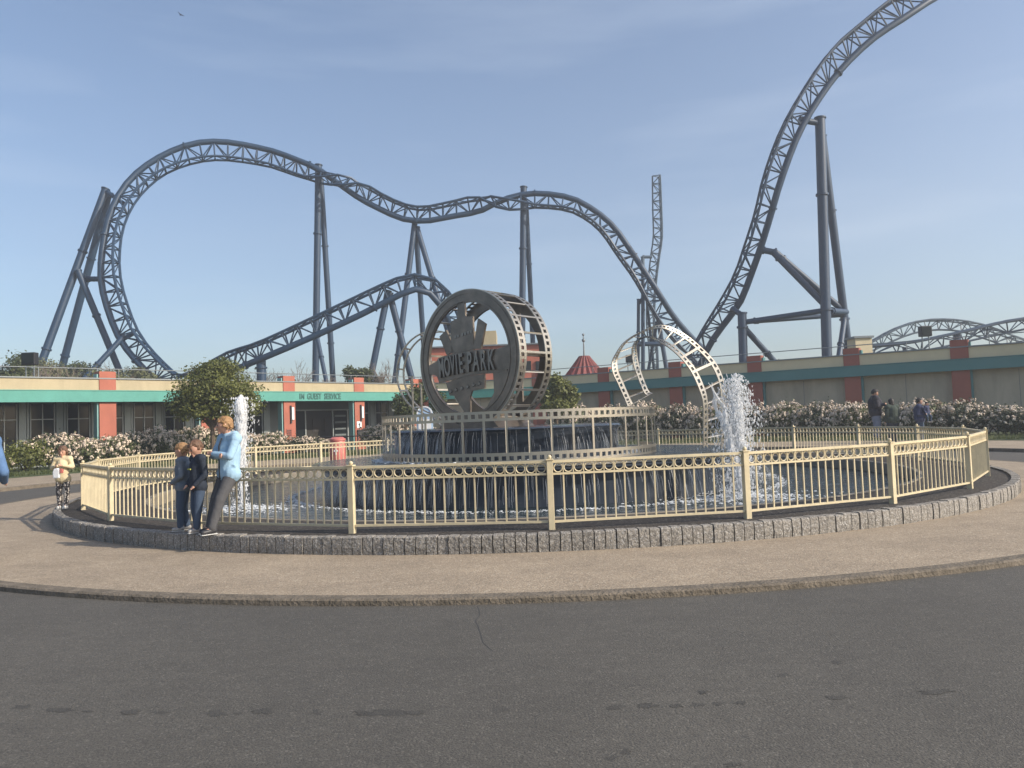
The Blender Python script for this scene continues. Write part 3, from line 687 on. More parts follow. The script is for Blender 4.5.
# the reel: a wheel, front face turned to the left of the camera
RL_ANG = radians(-41); c = P(467, 358, 16.75)
RE = empty('reel_sculpture', (c.x, c.y, 1.30), RL_ANG, 'big bronze grey film reel wheel with raised park name standing on the upper drum', 'sculpture')
Z0 = c.z-1.30; RO, RI, W_ = 1.50, 1.22, 1.08
def ringplate(ro, ri, y0, y1, n=96):
    mb = MB()
    prof = [(ri, y0), (ro, y0), (ro, y1), (ri, y1), (ri, y0)]
    for i in range(n):
        a, b = 2*pi*i/n, 2*pi*(i+1)/n; q = []
        for an in (a, b):
            for r, y in prof[:4]: q.append((r*cos(an), y, Z0+r*sin(an)))
        mb.add(q, [(k, (k+1) % 4, 4+(k+1) % 4, 4+k) for k in range(4)])
    return mb
mb = ringplate(RO, RI, 0, .07); o = mb.build('front_ring', M['reel'], RE, True)
mb = ringplate(RO-.06, RO-.085, -.012, -.002); mb.build('rim_line', M['reel'], o, True)
mb = ringplate(RI+.05, RI+.03, -.012, -.002); mb.build('rim_line', M['reel'], o, True)
mb = ringplate(RO, RI, W_-.07, W_); mb.build('back_ring', M['reel'], RE, True)
def cyl(u, y, r=RO+.006):
    a = 2*pi*u; return Vector((r*cos(a), y, Z0+r*sin(a)))
mb = MB(); film(lambda u: cyl(u, 0.0), lambda u: cyl(u, W_), 69, 3, .21, mb, .22); weld(mb.build('film_band', M['film'], RE), .02)
def uv(x, y): return ((x-310)/248*1.5, Z0+(395-y)/342*1.5)
plates = [('crown_plate', [(232, 200), (262, 192), (268, 185), (270, 112), (306, 112), (308, 185), (345, 192), (346, 357), (230, 362)], .0, .05),
          ('beam_plate', [(170, 268), (207, 240), (244, 357), (204, 366)], .0, .05),
          ('beam_plate', [(370, 206), (407, 238), (380, 357), (343, 354)], .0, .05),
          ('banner', [(100, 415), (150, 395), (162, 378), (235, 364), (310, 360), (385, 360), (458, 368), (500, 358), (545, 340), (548, 470), (500, 470), (458, 482), (385, 480), (310, 484), (235, 496), (162, 508), (150, 470), (100, 455)], -.004, .055),
          ('ribbon', [(196, 508), (300, 486), (392, 482), (392, 552), (330, 560), (255, 580), (215, 576)], -.002, .05),
          ('lower_wedge', [(240, 572), (330, 556), (318, 590), (318, 690), (240, 690), (285, 660), (240, 585)], .002, .048),
          ('lower_wedge', [(434, 480), (500, 470), (500, 620), (384, 700), (320, 690), (385, 672), (436, 575)], .003, .047)]
for nm, pts, y0, y1 in plates:
    mb = MB(); mb.prism([uv(*p) for p in pts], y0, y1); mb.build(nm, M['reel'], RE)
dl = mat('letter_steel', (.24, .215, .19), .4, .8, var=.1)
def arc_text(body, xs, size, sx, yb, slope, m=dl):
    for ch, x in zip(body, xs):
        X, Z = uv(x, yb(x)); o = text_mesh(ch, size, .022, m, RE, (X, -.028, Z), (pi/2, slope(x), 0), sx, rs=.012)
xs = [186, 212, 238, 263, 284]; yb = lambda x: 432-(x-160)*.06+0.0004*(x-310)**2
arc_text('MOVIE', [183, 214, 242, 263, 285], .60, .40, yb, lambda x: -radians(4))
arc_text('PARK', [328, 361, 396, 433], .60, .44, yb, lambda x: radians(0))
mb = MB()
for x in (222, 250, 280, 310, 340, 368):       # small raised studs on the ribbon
    X, Z = uv(x, 556-(x-222)*.20); pts = []
    for k in range(10):
        r = .05 if k % 2 == 0 else .022; a = pi/2+2*pi*k/10; pts.append((X+r*cos(a)*1.2, Z+r*sin(a)))
    mb.prism(pts, -.02, -.003)
for x in (256, 270, 292, 306, 322, 335):
    X, Z = uv(x, 282-(x-256)*.2); pts = [(X-.03, Z-.03), (X+.03, Z-.03), (X+.03, Z+.03), (X-.03, Z+.03)]; mb.prism(pts, -.012, -.002)
mb.build('raised_marks', dl, RE)
mb = MB()   # inner columns joining the rings
for a in (0, 90, 180, 270):
    mb.box(((RI+.14)*cos(radians(a)), W_/2, Z0+(RI+.14)*sin(radians(a))), (.10, W_-.15, .10))
mb.build('inner_frame', M['reel'], RE)
mb = MB(); mb.span(.5, .68, W_-.06, W_-.01, Z0-1.3, Z0+1.3); mb.build('upright_bar', M['reel'], RE)
mb = MB(); mb.prism([(-.9, 0), (.9, 0), (.62, .26), (.3, .08), (-.3, .08), (-.62, .26)], -.05, W_+.05); mb.build('plinth', M['reel'], RE)

# ------------------------------------------------------------------ fence
FE = empty('metal_fence', (CX, CY, 0), 0, 'cream painted metal railing with ringed top band encircling the pool', 'fence')
RF, NP = 8.76, 24
mbp = MB(); mbp.span(-.034, .034, -.034, .034, .15, .955); mbp.span(-.044, .044, -.044, .044, .955, .970)
post0 = mbp.build('post', M['paint'], FE, bevel=.004)
mbf = MB(); mbf.ball((0, 0, .990), .026, 10, 8); mbf.tube((0, 0, .965), (0, 0, .985), .012, n=8)
fin0 = mbf.build('finial', M['paint'], post0, True)
chord = 2*RF*sin(pi/NP); L = chord-.072
mb = MB(); hL = L/2
mb.span(-hL, hL, -.02, .02, .925, .955); mb.span(-hL, hL, -.016, .016, .792, .815); mb.span(-hL, hL, -.016, .016, .265, .29)
nb = 19
for k in range(nb-1):
    x = -hL+L*(k+1)/nb; mb.span(x-.008, x+.008, -.008, .008, .291, .791)
for k in range(nb):
    x = -hL+L*(k+.5)/nb; ns, nr = 18, 5; b = len(mb.v); R_, r_ = .0485, .0065
    for i in range(ns):
        for j in range(nr):
            a, q = 2*pi*i/ns, 2*pi*j/nr; rr = R_+r_*cos(q); mb.v.append((x+rr*cos(a), r_*1.6*sin(q), .870+rr*sin(a)))
    for i in range(ns):
        for j in range(nr): mb.f.append((b+i*nr+j, b+((i+1) % ns)*nr+j, b+((i+1) % ns)*nr+(j+1) % nr, b+i*nr+(j+1) % nr))
    if k < nb-1: mb.span(x+L/nb/2-.005, x+L/nb/2+.005, -.006, .006, .816, .924)
pan0 = mb.build('panel', M['paint'], FE)
for k in range(NP):
    th = radians(.35+15*k); a = -pi/2+th
    p = post0 if k == 0 else post0.copy()
    if k:
        col.objects.link(p); f_ = fin0.copy(); col.objects.link(f_); f_.parent = p
    p.location = (RF*cos(a), RF*sin(a), 0); p.rotation_euler = (0, 0, a+pi/2)
    q = pan0 if k == 0 else pan0.copy()
    if k: col.objects.link(q)
    am = a+radians(7.5); rm = RF*cos(radians(7.5)); q.location = (rm*cos(am), rm*sin(am), 0); q.rotation_euler = (0, 0, am+pi/2)

# ------------------------------------------------------------------ small street furniture
b0 = P(338, 461, 27.2); bn = empty('litter_bin', (b0.x, 27.2, .12), 0, 'rounded red litter bin with a pale cross mark before the guest service entrance', 'bin')
zt = P(338, 437, 27.2).z-.12
mb = MB(); prof = [(.26, 0), (.27, .05), (.27, zt*.8), (.25, zt*.86)]; mb.lathe(prof, 24); mb.build('body', M['red'], bn, True)
mb = MB(); mb.lathe([(.25, zt*.86), (.285, zt*.87), (.28, zt*.93), (.18, zt), (.01, zt)], 24); mb.build('lid', M['red'], bn, True)
mb = MB(); mb.span(-.02, .02, -.285, -.272, zt*.35, zt*.6); mb.span(-.07, .07, -.285, -.272, zt*.47, zt*.53); mb.build('cross_mark', M['white'], bn)
# black queue rail near the bin
qa, qb = P(318, 434, 34), P(397, 437, 34); e = empty('queue_rail', (qa.x, 34, .16), 0, 'thin black queue rail in front of the guest service entrance', 'railing')
mb = MB(); L_ = qb.x-qa.x; mb.tube((0, 0, .85), (L_, 0, .85), .025); mb.tube((0, 0, .45), (L_, 0, .45), .018)
mb.build('bar', M['black'], e)
for k in range(3):
    mb = MB(); mb.tube((L_*k/2, 0, 0), (L_*k/2, 0, .88), .03); mb.build('post', M['black'], e)
# pale blue totem behind the fountain
t0 = P(425, 430, 29); e = empty('totem_sign', (t0.x, 29, .14), 0, 'pale blue arched totem sign with white lower panel behind the fountain', 'sign')
zt = P(425, 406, 29).z-.14; r = .30
pts = [(-r, 0), (r, 0), (r, zt-r)]+[(r*cos(a), zt-r+r*sin(a)) for a in [pi*k/14 for k in range(1, 14)]]+[(-r, zt-r)]
lbm = mat('pale_blue_panel', (.36, .50, .68), .5)
mb = MB(); mb.prism(pts, 0, .12); mb.build('panel', lbm, e)
mb = MB(); n = 14
q = []
for k in range(n+1):
    a = pi*k/n
    q += [(.30*cos(a), -.012, zt-r+.30*sin(a)), (.25*cos(a), -.012, zt-r+.25*sin(a))]
mb.add(q, [(2*k, 2*k+1, 2*k+3, 2*k+2) for k in range(n)]); o = mb.build('arch_trim', M['white'], e); weld(o, .02)
mb = MB(); mb.span(-.24, .24, -.02, -.003, .35, zt-.5); mb.build('info_panel', M['white'], e)

# bird
bp = P(181, 15, 60); e = empty('bird', bp, 0, 'small dark bird gliding high in the top left sky', 'bird'); e.scale = (.6, .6, .6)
mb = MB(); mb.poly([(-.25, 0, .0), (-.1, 0, .0), (.12, 0, 0), (.22, 0, 0)], [.01, .06, .05, .01], 8)
mb.add([(-.05, 0, .02), (.1, 0, .02), (-.25, -.25, .28), (-.36, -.3, .33)], [(0, 1, 2, 3)]); mb.add([(-.05, 0, .02), (.1, 0, .02), (.25, .4, .10), (.1, .45, .10)], [(0, 1, 2, 3)])
mb.build('body', M['hair_dark'], e)

# ------------------------------------------------------------------ vegetation
def leafcloud(name, m, parent, spots, n, size, seed, flat=.7):
    """spots: (cx,cy,cz,rx,ry,rz) lobes"""
    rnd = random.Random(seed); vs = []; fs = []
    wts = [s[3]*s[4]+s[5]*s[3] for s in spots]
    for i in range(n):
        s = rnd.choices(spots, wts)[0]
        d = Vector((rnd.gauss(0, 1), rnd.gauss(0, 1), rnd.gauss(0, 1))).normalized()
        lump = .80+.55*mnoise.noise(Vector((d.x*2.8+s[0]*3, d.y*2.8+s[1]*3, d.z*2.8+seed)))
        r = (rnd.random()**.45)*lump*(1.0 if rnd.random() < .90 else rnd.uniform(1.05, 1.35))
        c = Vector((s[0]+d.x*s[3]*r, s[1]+d.y*s[4]*r, s[2]+d.z*s[5]*r))
        if c.z < .02: c.z = rnd.uniform(.02, .1)
        nr = (d*.8+Vector((rnd.uniform(-1, 1), rnd.uniform(-1, 1), rnd.uniform(-.3, 1)))).normalized()
        t = nr.cross(Vector((rnd.uniform(-1, 1), rnd.uniform(-1, 1), rnd.uniform(-1, 1)))).normalized(); b = nr.cross(t)
        l = size*rnd.uniform(.6, 1.35); w_ = l*.5; k = len(vs)
        vs += [c-t*l*.5, c+b*w_*.5, c+t*l*.5, c-b*w_*.5]; fs.append((k, k+1, k+2, k+3))
    mb = MB(); mb.flat = True; mb.v = [tuple(v) for v in vs]; mb.f = fs
    return mb.build(name, m, parent)
def flowers(name, parent, spots, n, size, seed):
    rnd = random.Random(seed); mb = MB(); mb.flat = True
    for i in range(n):
        s = rnd.choice(spots); d = Vector((rnd.gauss(0, 1), rnd.gauss(0, 1), rnd.gauss(.35, .9))).normalized()
        lump = .82+.35*mnoise.noise(Vector((d.x*2.4+s[0]*3, d.y*2.4+s[1]*3, d.z*2.4+seed)))
        c = Vector((s[0]+d.x*s[3]*lump*1.02, s[1]+d.y*s[4]*lump*1.02, s[2]+d.z*s[5]*lump*1.02))
        if c.z < .25: continue
        R_ = size*rnd.uniform(.6, 1.2)
        for k in range(7):          # a head of small florets
            f_ = Vector((rnd.gauss(0, 1), rnd.gauss(0, 1), rnd.gauss(0, 1))).normalized(); p = c+f_*R_*.55
            nr = (f_+d).normalized(); t = nr.orthogonal().normalized(); b = nr.cross(t); q = R_*.42; an = rnd.uniform(0, 3)
            t2 = t*cos(an)+b*sin(an); b2 = nr.cross(t2)
            mb.add([p-t2*q, p-b2*q*.8, p+t2*q, p+b2*q*.8, p+nr*q*.3], [(0, 1, 4), (1, 2, 4), (2, 3, 4), (3, 0, 4)])
    return mb.build(name, M['petal'], parent)
def make_shrub(seed, nfl, leaf, h=1.25, w_=1.15):
    rnd = random.Random(seed); e = bpy.data.objects.new('flowering_shrub', None); col.objects.link(e)
    spots = [(rnd.uniform(-.55, .55), rnd.uniform(-.35, .35), h*rnd.uniform(.38, .62), w_*rnd.uniform(.5, .8), .65, h*rnd.uniform(.38, .5)) for _ in range(6)]
    leafcloud('foliage', leaf, e, spots, 3600, .11, seed)
    if nfl: flowers('blossom', e, spots, int(nfl*2.2), .10, seed)
    mb = MB()
    for k in range(6):
        a = rnd.uniform(0, 6.28); mb.poly([(0, 0, 0), (cos(a)*.2, sin(a)*.2, .35), (cos(a)*.5, sin(a)*.35, h*.75)], [.03, .02, .008], 5)
    mb.build('stem', M['bark'], e)
    return e
ordn = ['first', 'second', 'third', 'fourth', 'fifth', 'sixth', 'seventh', 'eighth', 'ninth', 'tenth', 'eleventh', 'twelfth', 'thirteenth', 'fourteenth', 'fifteenth', 'sixteenth', 'seventeenth', 'eighteenth', 'nineteenth', 'twentieth', 'twenty-first', 'twenty-second', 'twenty-third', 'twenty-fourth']
protos = [make_shrub(100+k, nf, lf) for k, (nf, lf) in enumerate(((170, M['leaf_mid']), (200, M['leaf_mid']), (150, M['leaf_dark']), (70, M['leaf_dark'])))]
green = make_shrub(140, 10, M['leaf_bright'])
used = set()
def place_shrub(src, loc, sc, rz, label, group, name='flowering_shrub'):
    if src.name in used: o = copy_tree(src)
    else: o = src; used.add(src.name)
    o.location = loc; o.scale = sc if hasattr(sc, '__len__') else (sc, sc, sc); o.rotation_euler = (0, 0, rz)
    tag(o, label, 'shrub', group)
    return o
# left bed: along the guest service building (top outline by pixel height)
rnd = random.Random(5)
lspots = [(-8, 452, .9), (24, 437, 1), (52, 433, 1), (80, 433, 1), (108, 434, 1), (136, 431, 1), (162, 426, 1), (190, 425, 1), (216, 427, 1), (246, 430, 1), (268, 431, .9), (300, 436, .8), (322, 437, .8), (372, 424, 1), (398, 422, 1), (428, 424, 1), (455, 420, 1), (478, 421, 1)]
ls_i = 0
for i, (px_, py_, s_) in enumerate(lspots):
    k = (px_-512)/F; t = (21.8+32.8*k)/(.652-.758*k)
    inw = 5.6 if px_ < 290 else 7.5
    W = Vector((-21.8+.652*t+.758*inw, 32.8+.758*t-.652*inw))
    Y = W.y; top = P(px_, py_, Y)
    h = max(.55, top.z-.16)
    src = green if i in (0, 1) else protos[i % 3]
    lab = ('bright green leafy shrub with few blooms, nearest the blue jacket at the left edge' if i == 1 else 'clipped green shrub at the very left edge of the bed' if i == 0 else '%s white flowering shrub from the left in the bed before the guest service building' % ordn[i-2])
    place_shrub(src, (top.x, Y, .16), (1.0, 1, h/1.25), rnd.uniform(-.6, .6), lab, 'white flowering shrubs along the left bed')
rs = [(560, 405), (585, 404), (610, 404), (632, 402), (655, 401), (680, 403), (704, 404), (728, 402), (752, 403), (775, 402), (798, 401), (820, 401), (842, 402), (866, 402), (890, 403), (914, 400), (938, 398), (962, 399), (986, 402), (1012, 404), (1040, 404), (1068, 402)]
for i, (px_, py_) in enumerate(rs):
    k = (px_-512)/F; t = (22.9-34.4*k)/(.832+.555*k); inw = 5.0
    W = Vector((22.9-.832*t-.555*inw, 34.4+.555*t-.832*inw)); top = P(px_, py_, W.y); h = max(.6, top.z-.16)
    src = protos[(i*2+1) % 3] if i < 18 else protos[3]
    place_shrub(src, (top.x, W.y, .16), (1.1, 1, h/1.25), rnd.uniform(-.6, .6), ('%s white flowering shrub from the left in the bed before the beige wall' % ordn[i]), 'white flowering shrubs along the right bed')
# low green skirt in front of the shrubs
rnd = random.Random(9); mb = MB(); mb.flat = True
for i in range(26000):
    side = rnd.random() < .5; a = rnd.uniform(radians(100), radians(200)) if side else rnd.uniform(radians(-22), radians(100)); r = rnd.uniform(19.25, 20.9)
    h = rnd.uniform(.05, .22); x, y = r*cos(a), r*sin(a); t = rnd.uniform(0, 6.28); dx, dy = cos(t)*.02, sin(t)*.02; lx, ly = rnd.gauss(0, .05), rnd.gauss(0, .05)
    mb.add([(x-dx, y-dy, .14), (x+dx, y+dy, .14), (x+lx, y+ly, .14+h)], [(0, 1, 2)])
o = mb.build('grass', M['leaf_mid']); o.location = (CX, CY, 0); tag(o, 'rough green grass edging the flower beds', 'grass', kind='stuff')

def tree(name, base, spots, n, size, leaf, label, seed, trunk_r=.12, cat='tree', group=None, limbs=7):
    e = empty(name, base, 0, label, cat, group); rnd = random.Random(seed)
    top = max(s[2] for s in spots)
    mb = MB(); th = min(s[2]-s[5] for s in spots)
    mb.poly([(0, 0, 0), (.03, 0, max(.3, th*.6)), (-.03, .03, top*.8)], [trunk_r, trunk_r*.8, trunk_r*.3], 8)
    for s in spots[:limbs]:
        mb.poly([(0, 0, top*.35), (s[0]*.5, s[1]*.5, top*.35+(s[2]-top*.35)*.6), (s[0], s[1], s[2])], [trunk_r*.5, trunk_r*.3, trunk_r*.1], 6)
        for q in range(5):
            d = Vector((rnd.gauss(0, 1), rnd.gauss(0, 1), rnd.gauss(.5, 1))).normalized(); c = Vector((s[0], s[1], s[2])); mb.poly([c, c+Vector((d.x*s[3], d.y*s[4], d.z*s[5]))*1.02], [trunk_r*.15, .008], 4)
    mb.build('trunk', M['bark'], e, True)
    leafcloud('crown', leaf, e, spots, n, size, seed)
    return e
def blob(px_, py_, rx, rz, Y, base, ry=None):
    c = P(px_, py_, Y); k = Y/F
    return (c.x-base[0], random.uniform(-.5, .5)*rx*k*.4, c.z-base[2], rx*k, (ry or rx)*k*.9, rz*k)
# big tree before the left building
Y = 33.0; bx = P(212, 430, Y); base = (bx.x, Y, .16)
sp = [blob(q[0], q[1], q[2]*1.18, q[3]*1.12, Y, base) for q in ((212, 388, 32, 22), (190, 398, 22, 17), (236, 392, 24, 20), (214, 372, 26, 13), (185, 405, 18, 12), (245, 404, 17, 14), (205, 410, 26, 12), (230, 410, 20, 12), (222, 366, 16, 8))]
tree('leafy_tree', base, sp, 24000, .125, M['leaf_bright'], 'broad olive green tree hiding part of the fascia left of the guest service sign', 21, .13)
Y = 42; bx = P(405, 420, Y); base = (bx.x, Y, .1)
sp = [blob(*q, Y, base) for q in ((402, 404, 12, 13), (416, 396, 13, 14), (428, 388, 9, 10), (410, 412, 16, 9), (438, 402, 10, 12))]
tree('small_tree', base, sp, 7000, .17, M['leaf_mid'], 'small green tree behind the left film loop beside the reel', 22, .1)
Y = 38; bx = P(556, 415, Y); base = (bx.x, Y, .1)
sp = [blob(*q, Y, base) for q in ((560, 388, 15, 13), (550, 398, 14, 12), (570, 396, 12, 12), (556, 380, 9, 8), (558, 406, 20, 8))]
tree('small_tree', base, sp, 7000, .17, M['leaf_bright'], 'small bright green tree right of the reel in front of the beige wall', 23, .1)
# trees beyond the building
bt = [(6, 366, 26, 24, 'leaf_mid'), (42, 368, 26, 19, 'leaf_pale'), (78, 372, 24, 18, 'leaf_mid'), (110, 372, 22, 18, 'leaf_pale'), (146, 374, 24, 17, 'leaf_pale'), (300, 386, 22, 14, 'leaf_pale'), (358, 374, 16, 12, 'leaf_mid'), (366, 384, 20, 16, 'leaf_dark'), (395, 392, 16, 16, 'leaf_mid'), (775, 366, 20, 11, 'leaf_pale'), (828, 362, 14, 9, 'leaf_pale'), (1000, 352, 22, 10, 'leaf_dark')]
names = ['leftmost', 'second from left', 'third from left', 'fourth from left', 'pale fifth from left', 'pale sparse, between the two entrance pillars', 'small rounded, left of the low coaster support', 'dense dark, at the foot of the low coaster support', 'green, just left of the small tree by the reel', 'pale low, behind the coaster post right of the fountain', 'pale faint, under the tall arch support', 'dark low, behind the right hump']
for i, (px_, py_, rx, rz, lf) in enumerate(bt):
    Y = 58+(i*7 % 5)*2.5+(25 if i >= 9 else 0); g = P(px_, py_, Y); base = (g.x, Y, -.1); rr = random.Random(40+i)
    sp = [blob(px_+rr.uniform(-.6, .6)*rx, py_+rr.uniform(-.2, .6)*rz, rx*rr.uniform(.45, .7), rz*rr.uniform(.4, .65), Y, base) for _ in range(6)]
    sp.append(blob(px_, py_+rz*.6, rx*.9, rz*.7, Y, base))
    tree('background_tree', base, sp, 4200 if lf != 'leaf_pale' else 2300, .24, M[lf], 'distant tree beyond the roofs, '+names[i], 60+i, .16, group='distant trees beyond the park buildings')
# bare twiggy trees
def bare(px_, pytop, Y, spread, label, seed):
    g = P(px_, pytop, Y); e = empty('bare_tree', (g.x, Y, -.1), 0, label, 'tree', 'bare spring trees beyond the buildings'); rnd = random.Random(seed); H = g.z+.1
    mb = MB()
    def br(p, d, L, r, lv):
        q = p+d*L; mid = p+d*L*.5+Vector((rnd.gauss(0, .05), rnd.gauss(0, .05), 0))*L; mb.poly([p, mid, q], [r, r*.8, r*.6], 4 if lv > 1 else 6, False)
        if lv >= 5: return
        for _ in range(3 if lv < 4 else 4):
            nd = (d+Vector((rnd.gauss(0, .45), rnd.gauss(0, .45), rnd.gauss(.12, .25)))).normalized(); br(q if rnd.random() < .7 else mid, nd, L*rnd.uniform(.6, .8), r*.6, lv+1)
    br(Vector((0, 0, 0)), Vector((0, 0, 1)), H*.33, .13, 0)
    mb.build('branches', M['twig'], e)
for a in ((120, 352, 62, 1, 'bare twiggy tree under the left coaster bend', 1), (268, 362, 66, 1, 'bare twiggy tree left of the entrance pillars', 2), (300, 360, 64, 1, 'bare twiggy tree behind the twin coaster columns', 3), (392, 345, 62, 1, 'bare twiggy tree between the two central coaster supports', 4), (335, 360, 64, 1, 'bare twiggy tree right of the twin coaster columns', 5), (62, 356, 60, 1, 'bare twiggy tree at the foot of the left coaster legs', 6)): bare(*a)

# ------------------------------------------------------------------ people
def capsules(mb, segs):
    for p, q, r1, r2 in segs:
        p, q = Vector(p), Vector(q); n = 5; pts = [p.lerp(q, k/n) for k in range(n+1)]; rs = [r1+(r2-r1)*k/n for k in range(n+1)]
        mb.poly(pts, rs, 12); mb.ball(p, r1, 12, 8); mb.ball(q, r2, 12, 8)
def remesh(mb, name, m, parent, vox, smooth=4):
    me = bpy.data.meshes.new('t'); me.from_pydata(mb.v, [], mb.f); me.update()
    o = bpy.data.objects.new('t', me); col.objects.link(o)
    md = o.modifiers.new('r', 'REMESH'); md.mode = 'VOXEL'; md.voxel_size = vox
    sm = o.modifiers.new('s', 'SMOOTH'); sm.iterations = smooth; sm.factor = .5
    dg = bpy.context.evaluated_depsgraph_get(); me2 = bpy.data.meshes.new_from_object(o.evaluated_get(dg)); bpy.data.objects.remove(o)
    me2.name = name; me2.materials.clear(); me2.materials.append(m); me2.polygons.foreach_set('use_smooth', [True]*len(me2.polygons))
    r = bpy.data.objects.new(name, me2); col.objects.link(r); r.parent = parent
    return r
def V(*a): return Vector(a)
def person(loc, rz, H, pose, shirt, trousers, shoe, hair, label, hairlen=0, vox=.011, shirt_mat2=None, bulk=1.0, child=False, cat='person', skirt=0, hood=None, stripe=None):
    """faces local -Y; joints in units of H (height)"""
    e = empty('person', loc, rz, label, cat)
    J = {'pel': V(0, 0, .52), 'chest': V(0, 0, .72), 'neck': V(0, 0, .845), 'head': V(0, -.01, .925),
         'shL': V(.105, 0, .80), 'shR': V(-.105, 0, .80), 'elL': V(.14, .02, .63), 'elR': V(-.14, .02, .63), 'haL': V(.13, -.06, .49), 'haR': V(-.13, -.06, .49),
         'hiL': V(.05, 0, .50), 'hiR': V(-.05, 0, .50), 'knL': V(.06, -.02, .275), 'knR': V(-.06, -.02, .275), 'anL': V(.06, 0, .045), 'anR': V(-.06, 0, .045)}
    J.update({k: V(*v) for k, v in pose.items() if k[0] != '_'})
    J = {k: v*H for k, v in J.items()}; b = bulk
    hr = (.066 if not child else .078)*H
    look = pose.get('_look', V(0, -1, -.15)); look = Vector(look).normalized()
    # body
    mb = MB(); s = H
    capsules(mb, [(J['pel'], J['chest'], .072*s*b, .08*s*b), (J['shL'], J['shR'], .042*s*b, .042*s*b), (J['chest'], J['neck'], .06*s, .03*s), (J['neck'], J['head'], .030*s, .034*s)])
    for S in 'LR':
        capsules(mb, [(J['sh'+S], J['el'+S], .030*s*b, .024*s*b), (J['el'+S], J['ha'+S], .024*s*b, .015*s), (J['hi'+S], J['kn'+S], .052*s*b, .036*s*b), (J['kn'+S], J['an'+S], .034*s*b, .022*s), (J['an'+S], J['an'+S]+V(0, -.07*s, -.02*s), .02*s, .016*s)])
        # hand: palm, four fingers, thumb
        d = (J['ha'+S]-J['el'+S]).normalized(); sd_ = d.cross(V(0, -1, .2)).normalized(); pal = J['ha'+S]+d*.028*s
        fwd = (d*.9+V(0, -.4, 0)).normalized(); nrm = d.cross(sd_).normalized()
        capsules(mb, [(J['ha'+S], pal+sd_*.009*s, .014*s, .013*s), (J['ha'+S], pal-sd_*.009*s, .014*s, .013*s)])
        for k, ln in enumerate((.030, .036, .034, .027)):
            f0 = pal+sd_*(.015-.010*k)*s; f1 = f0+d*ln*.6*s; f2 = f1+(d+nrm*.7*(1 if S == 'L' else -1)*0+V(0, -.5, -.2)).normalized()*ln*.5*s
            capsules(mb, [(f0, f1, .0062*s, .0056*s), (f1, f2, .0056*s, .005*s)])
        t0 = J['ha'+S]+d*.012*s; t1 = t0+(sd_*.8+d*.7).normalized()*.026*s; capsules(mb, [(t0+sd_*.008*s, t1, .0072*s, .006*s), (t1, t1+d*.014*s, .006*s, .005*s)])
    hd = J['head']; rt_ = look.cross(V(0, 0, 1)).normalized(); up_ = rt_.cross(look).normalized()
    Mh = Matrix((rt_, -look, up_)).transposed()          # columns: right, back, up
    def hp(x, y, z): return hd+Mh @ V(x*hr, y*hr, z*hr)
    hv = MB(); hv.ball((0, 0, 0), 1, 20, 14)
    vs = []
    for v in hv.v:
        x, y, z = v; x *= .80; y *= .98; z *= 1.12
        if z < 0: x *= 1+.28*z; y = y*(1+.18*z)-(.10*-z)
        vs.append(hp(x, y, z))
    mb.add(vs, hv.f)
    capsules(mb, [(hp(0, -.93, .12), hp(0, -1.12, -.18), .07*hr, .13*hr), (hp(-.1, -.9, -.55), hp(.1, -.9, -.55), .10*hr, .10*hr), (hp(0, -.78, -.88), hp(0, -.76, -.86), .2*hr, .2*hr), (hp(.80, .05, .1), hp(.80, .10, -.2), .13*hr, .10*hr), (hp(-.80, .05, .1), hp(-.80, .10, -.2), .13*hr, .10*hr)])
    body = remesh(mb, 'body', M['skin'], e, vox*.72, 2)
    for sx in (-1, 1):
        mb = MB(); mb.ball(hp(sx*.31, -.86, .06), .10*hr, 8, 6); mb.build('eye', M['eye'], body, True)
    mb = MB(); capsules(mb, [(hp(-.18, -.985, -.50), hp(.18, -.985, -.50), .045*hr, .045*hr)]); mb.build('mouth', M['lip'], body, True)
    mb = MB()
    for sx in (-1, 1): capsules(mb, [(hp(sx*.18, -.90, .26), hp(sx*.45, -.80, .27), .04*hr, .035*hr)])
    mb.build('eyebrows', hair, body, True)
    # hair: cap with uneven tufts
    mb = MB(); rnd = random.Random(int(H*1000)+len(label))
    for i in range(170):
        d = Vector((rnd.gauss(0, 1), rnd.gauss(0, 1), rnd.gauss(0, 1))).normalized()
        x, y, z = d
        lim = .38 if y < -.35 else (-.15 if y < .2 else -.55)
        if z < lim: continue
        p0 = hp(x*.80, y*.96, z*1.10); p1 = hp(x*.90+rnd.gauss(0, .06), y*1.07-.04, z*1.20+rnd.gauss(0, .05)-.05); capsules(mb, [(p0, p1, .16*hr, .10*hr)])
    bv = MB(); bv.ball((0, 0, 0), 1, 18, 12); mb.add([hp(x*.86, y*.93+.17, z*.86+.34) for x, y, z in bv.v], bv.f)
    if hairlen:
        for i in range(40):
            a = rnd.uniform(-.1*pi, 1.1*pi); p0 = hp(cos(a)*.75, sin(a)*.75+.1, .1); p1 = hp(cos(a)*.72, sin(a)*.72+.15, -hairlen); capsules(mb, [(p0, p1, .2*hr, .12*hr)])
    remesh(mb, 'hair', hair, e, vox*.8, 1)
    # clothes
    mb = MB()
    hem = pose.get('_hem', .0); pc = J['pel']+(J['chest']-J['pel'])*(-hem)
    capsules(mb, [(pc, J['chest'], .086*s*b, .094*s*b), (J['shL'], J['shR'], .053*s*b, .053*s*b), (pc+V(-.045*s, 0, 0), pc+V(.045*s, 0, 0), .080*s*b, .080*s*b), (J['chest'], J['neck']-V(0, 0, .012*s), .075*s, .042*s)])
    for S in 'LR': capsules(mb, [(J['sh'+S], J['el'+S], .043*s*b, .034*s*b), (J['el'+S], J['ha'+S], .035*s*b, .024*s*b)])
    if hood: capsules(mb, [(J['neck']+V(-.035*s, .045*s, -.01*s), J['neck']+V(.035*s, .045*s, -.01*s), .042*s, .042*s)])
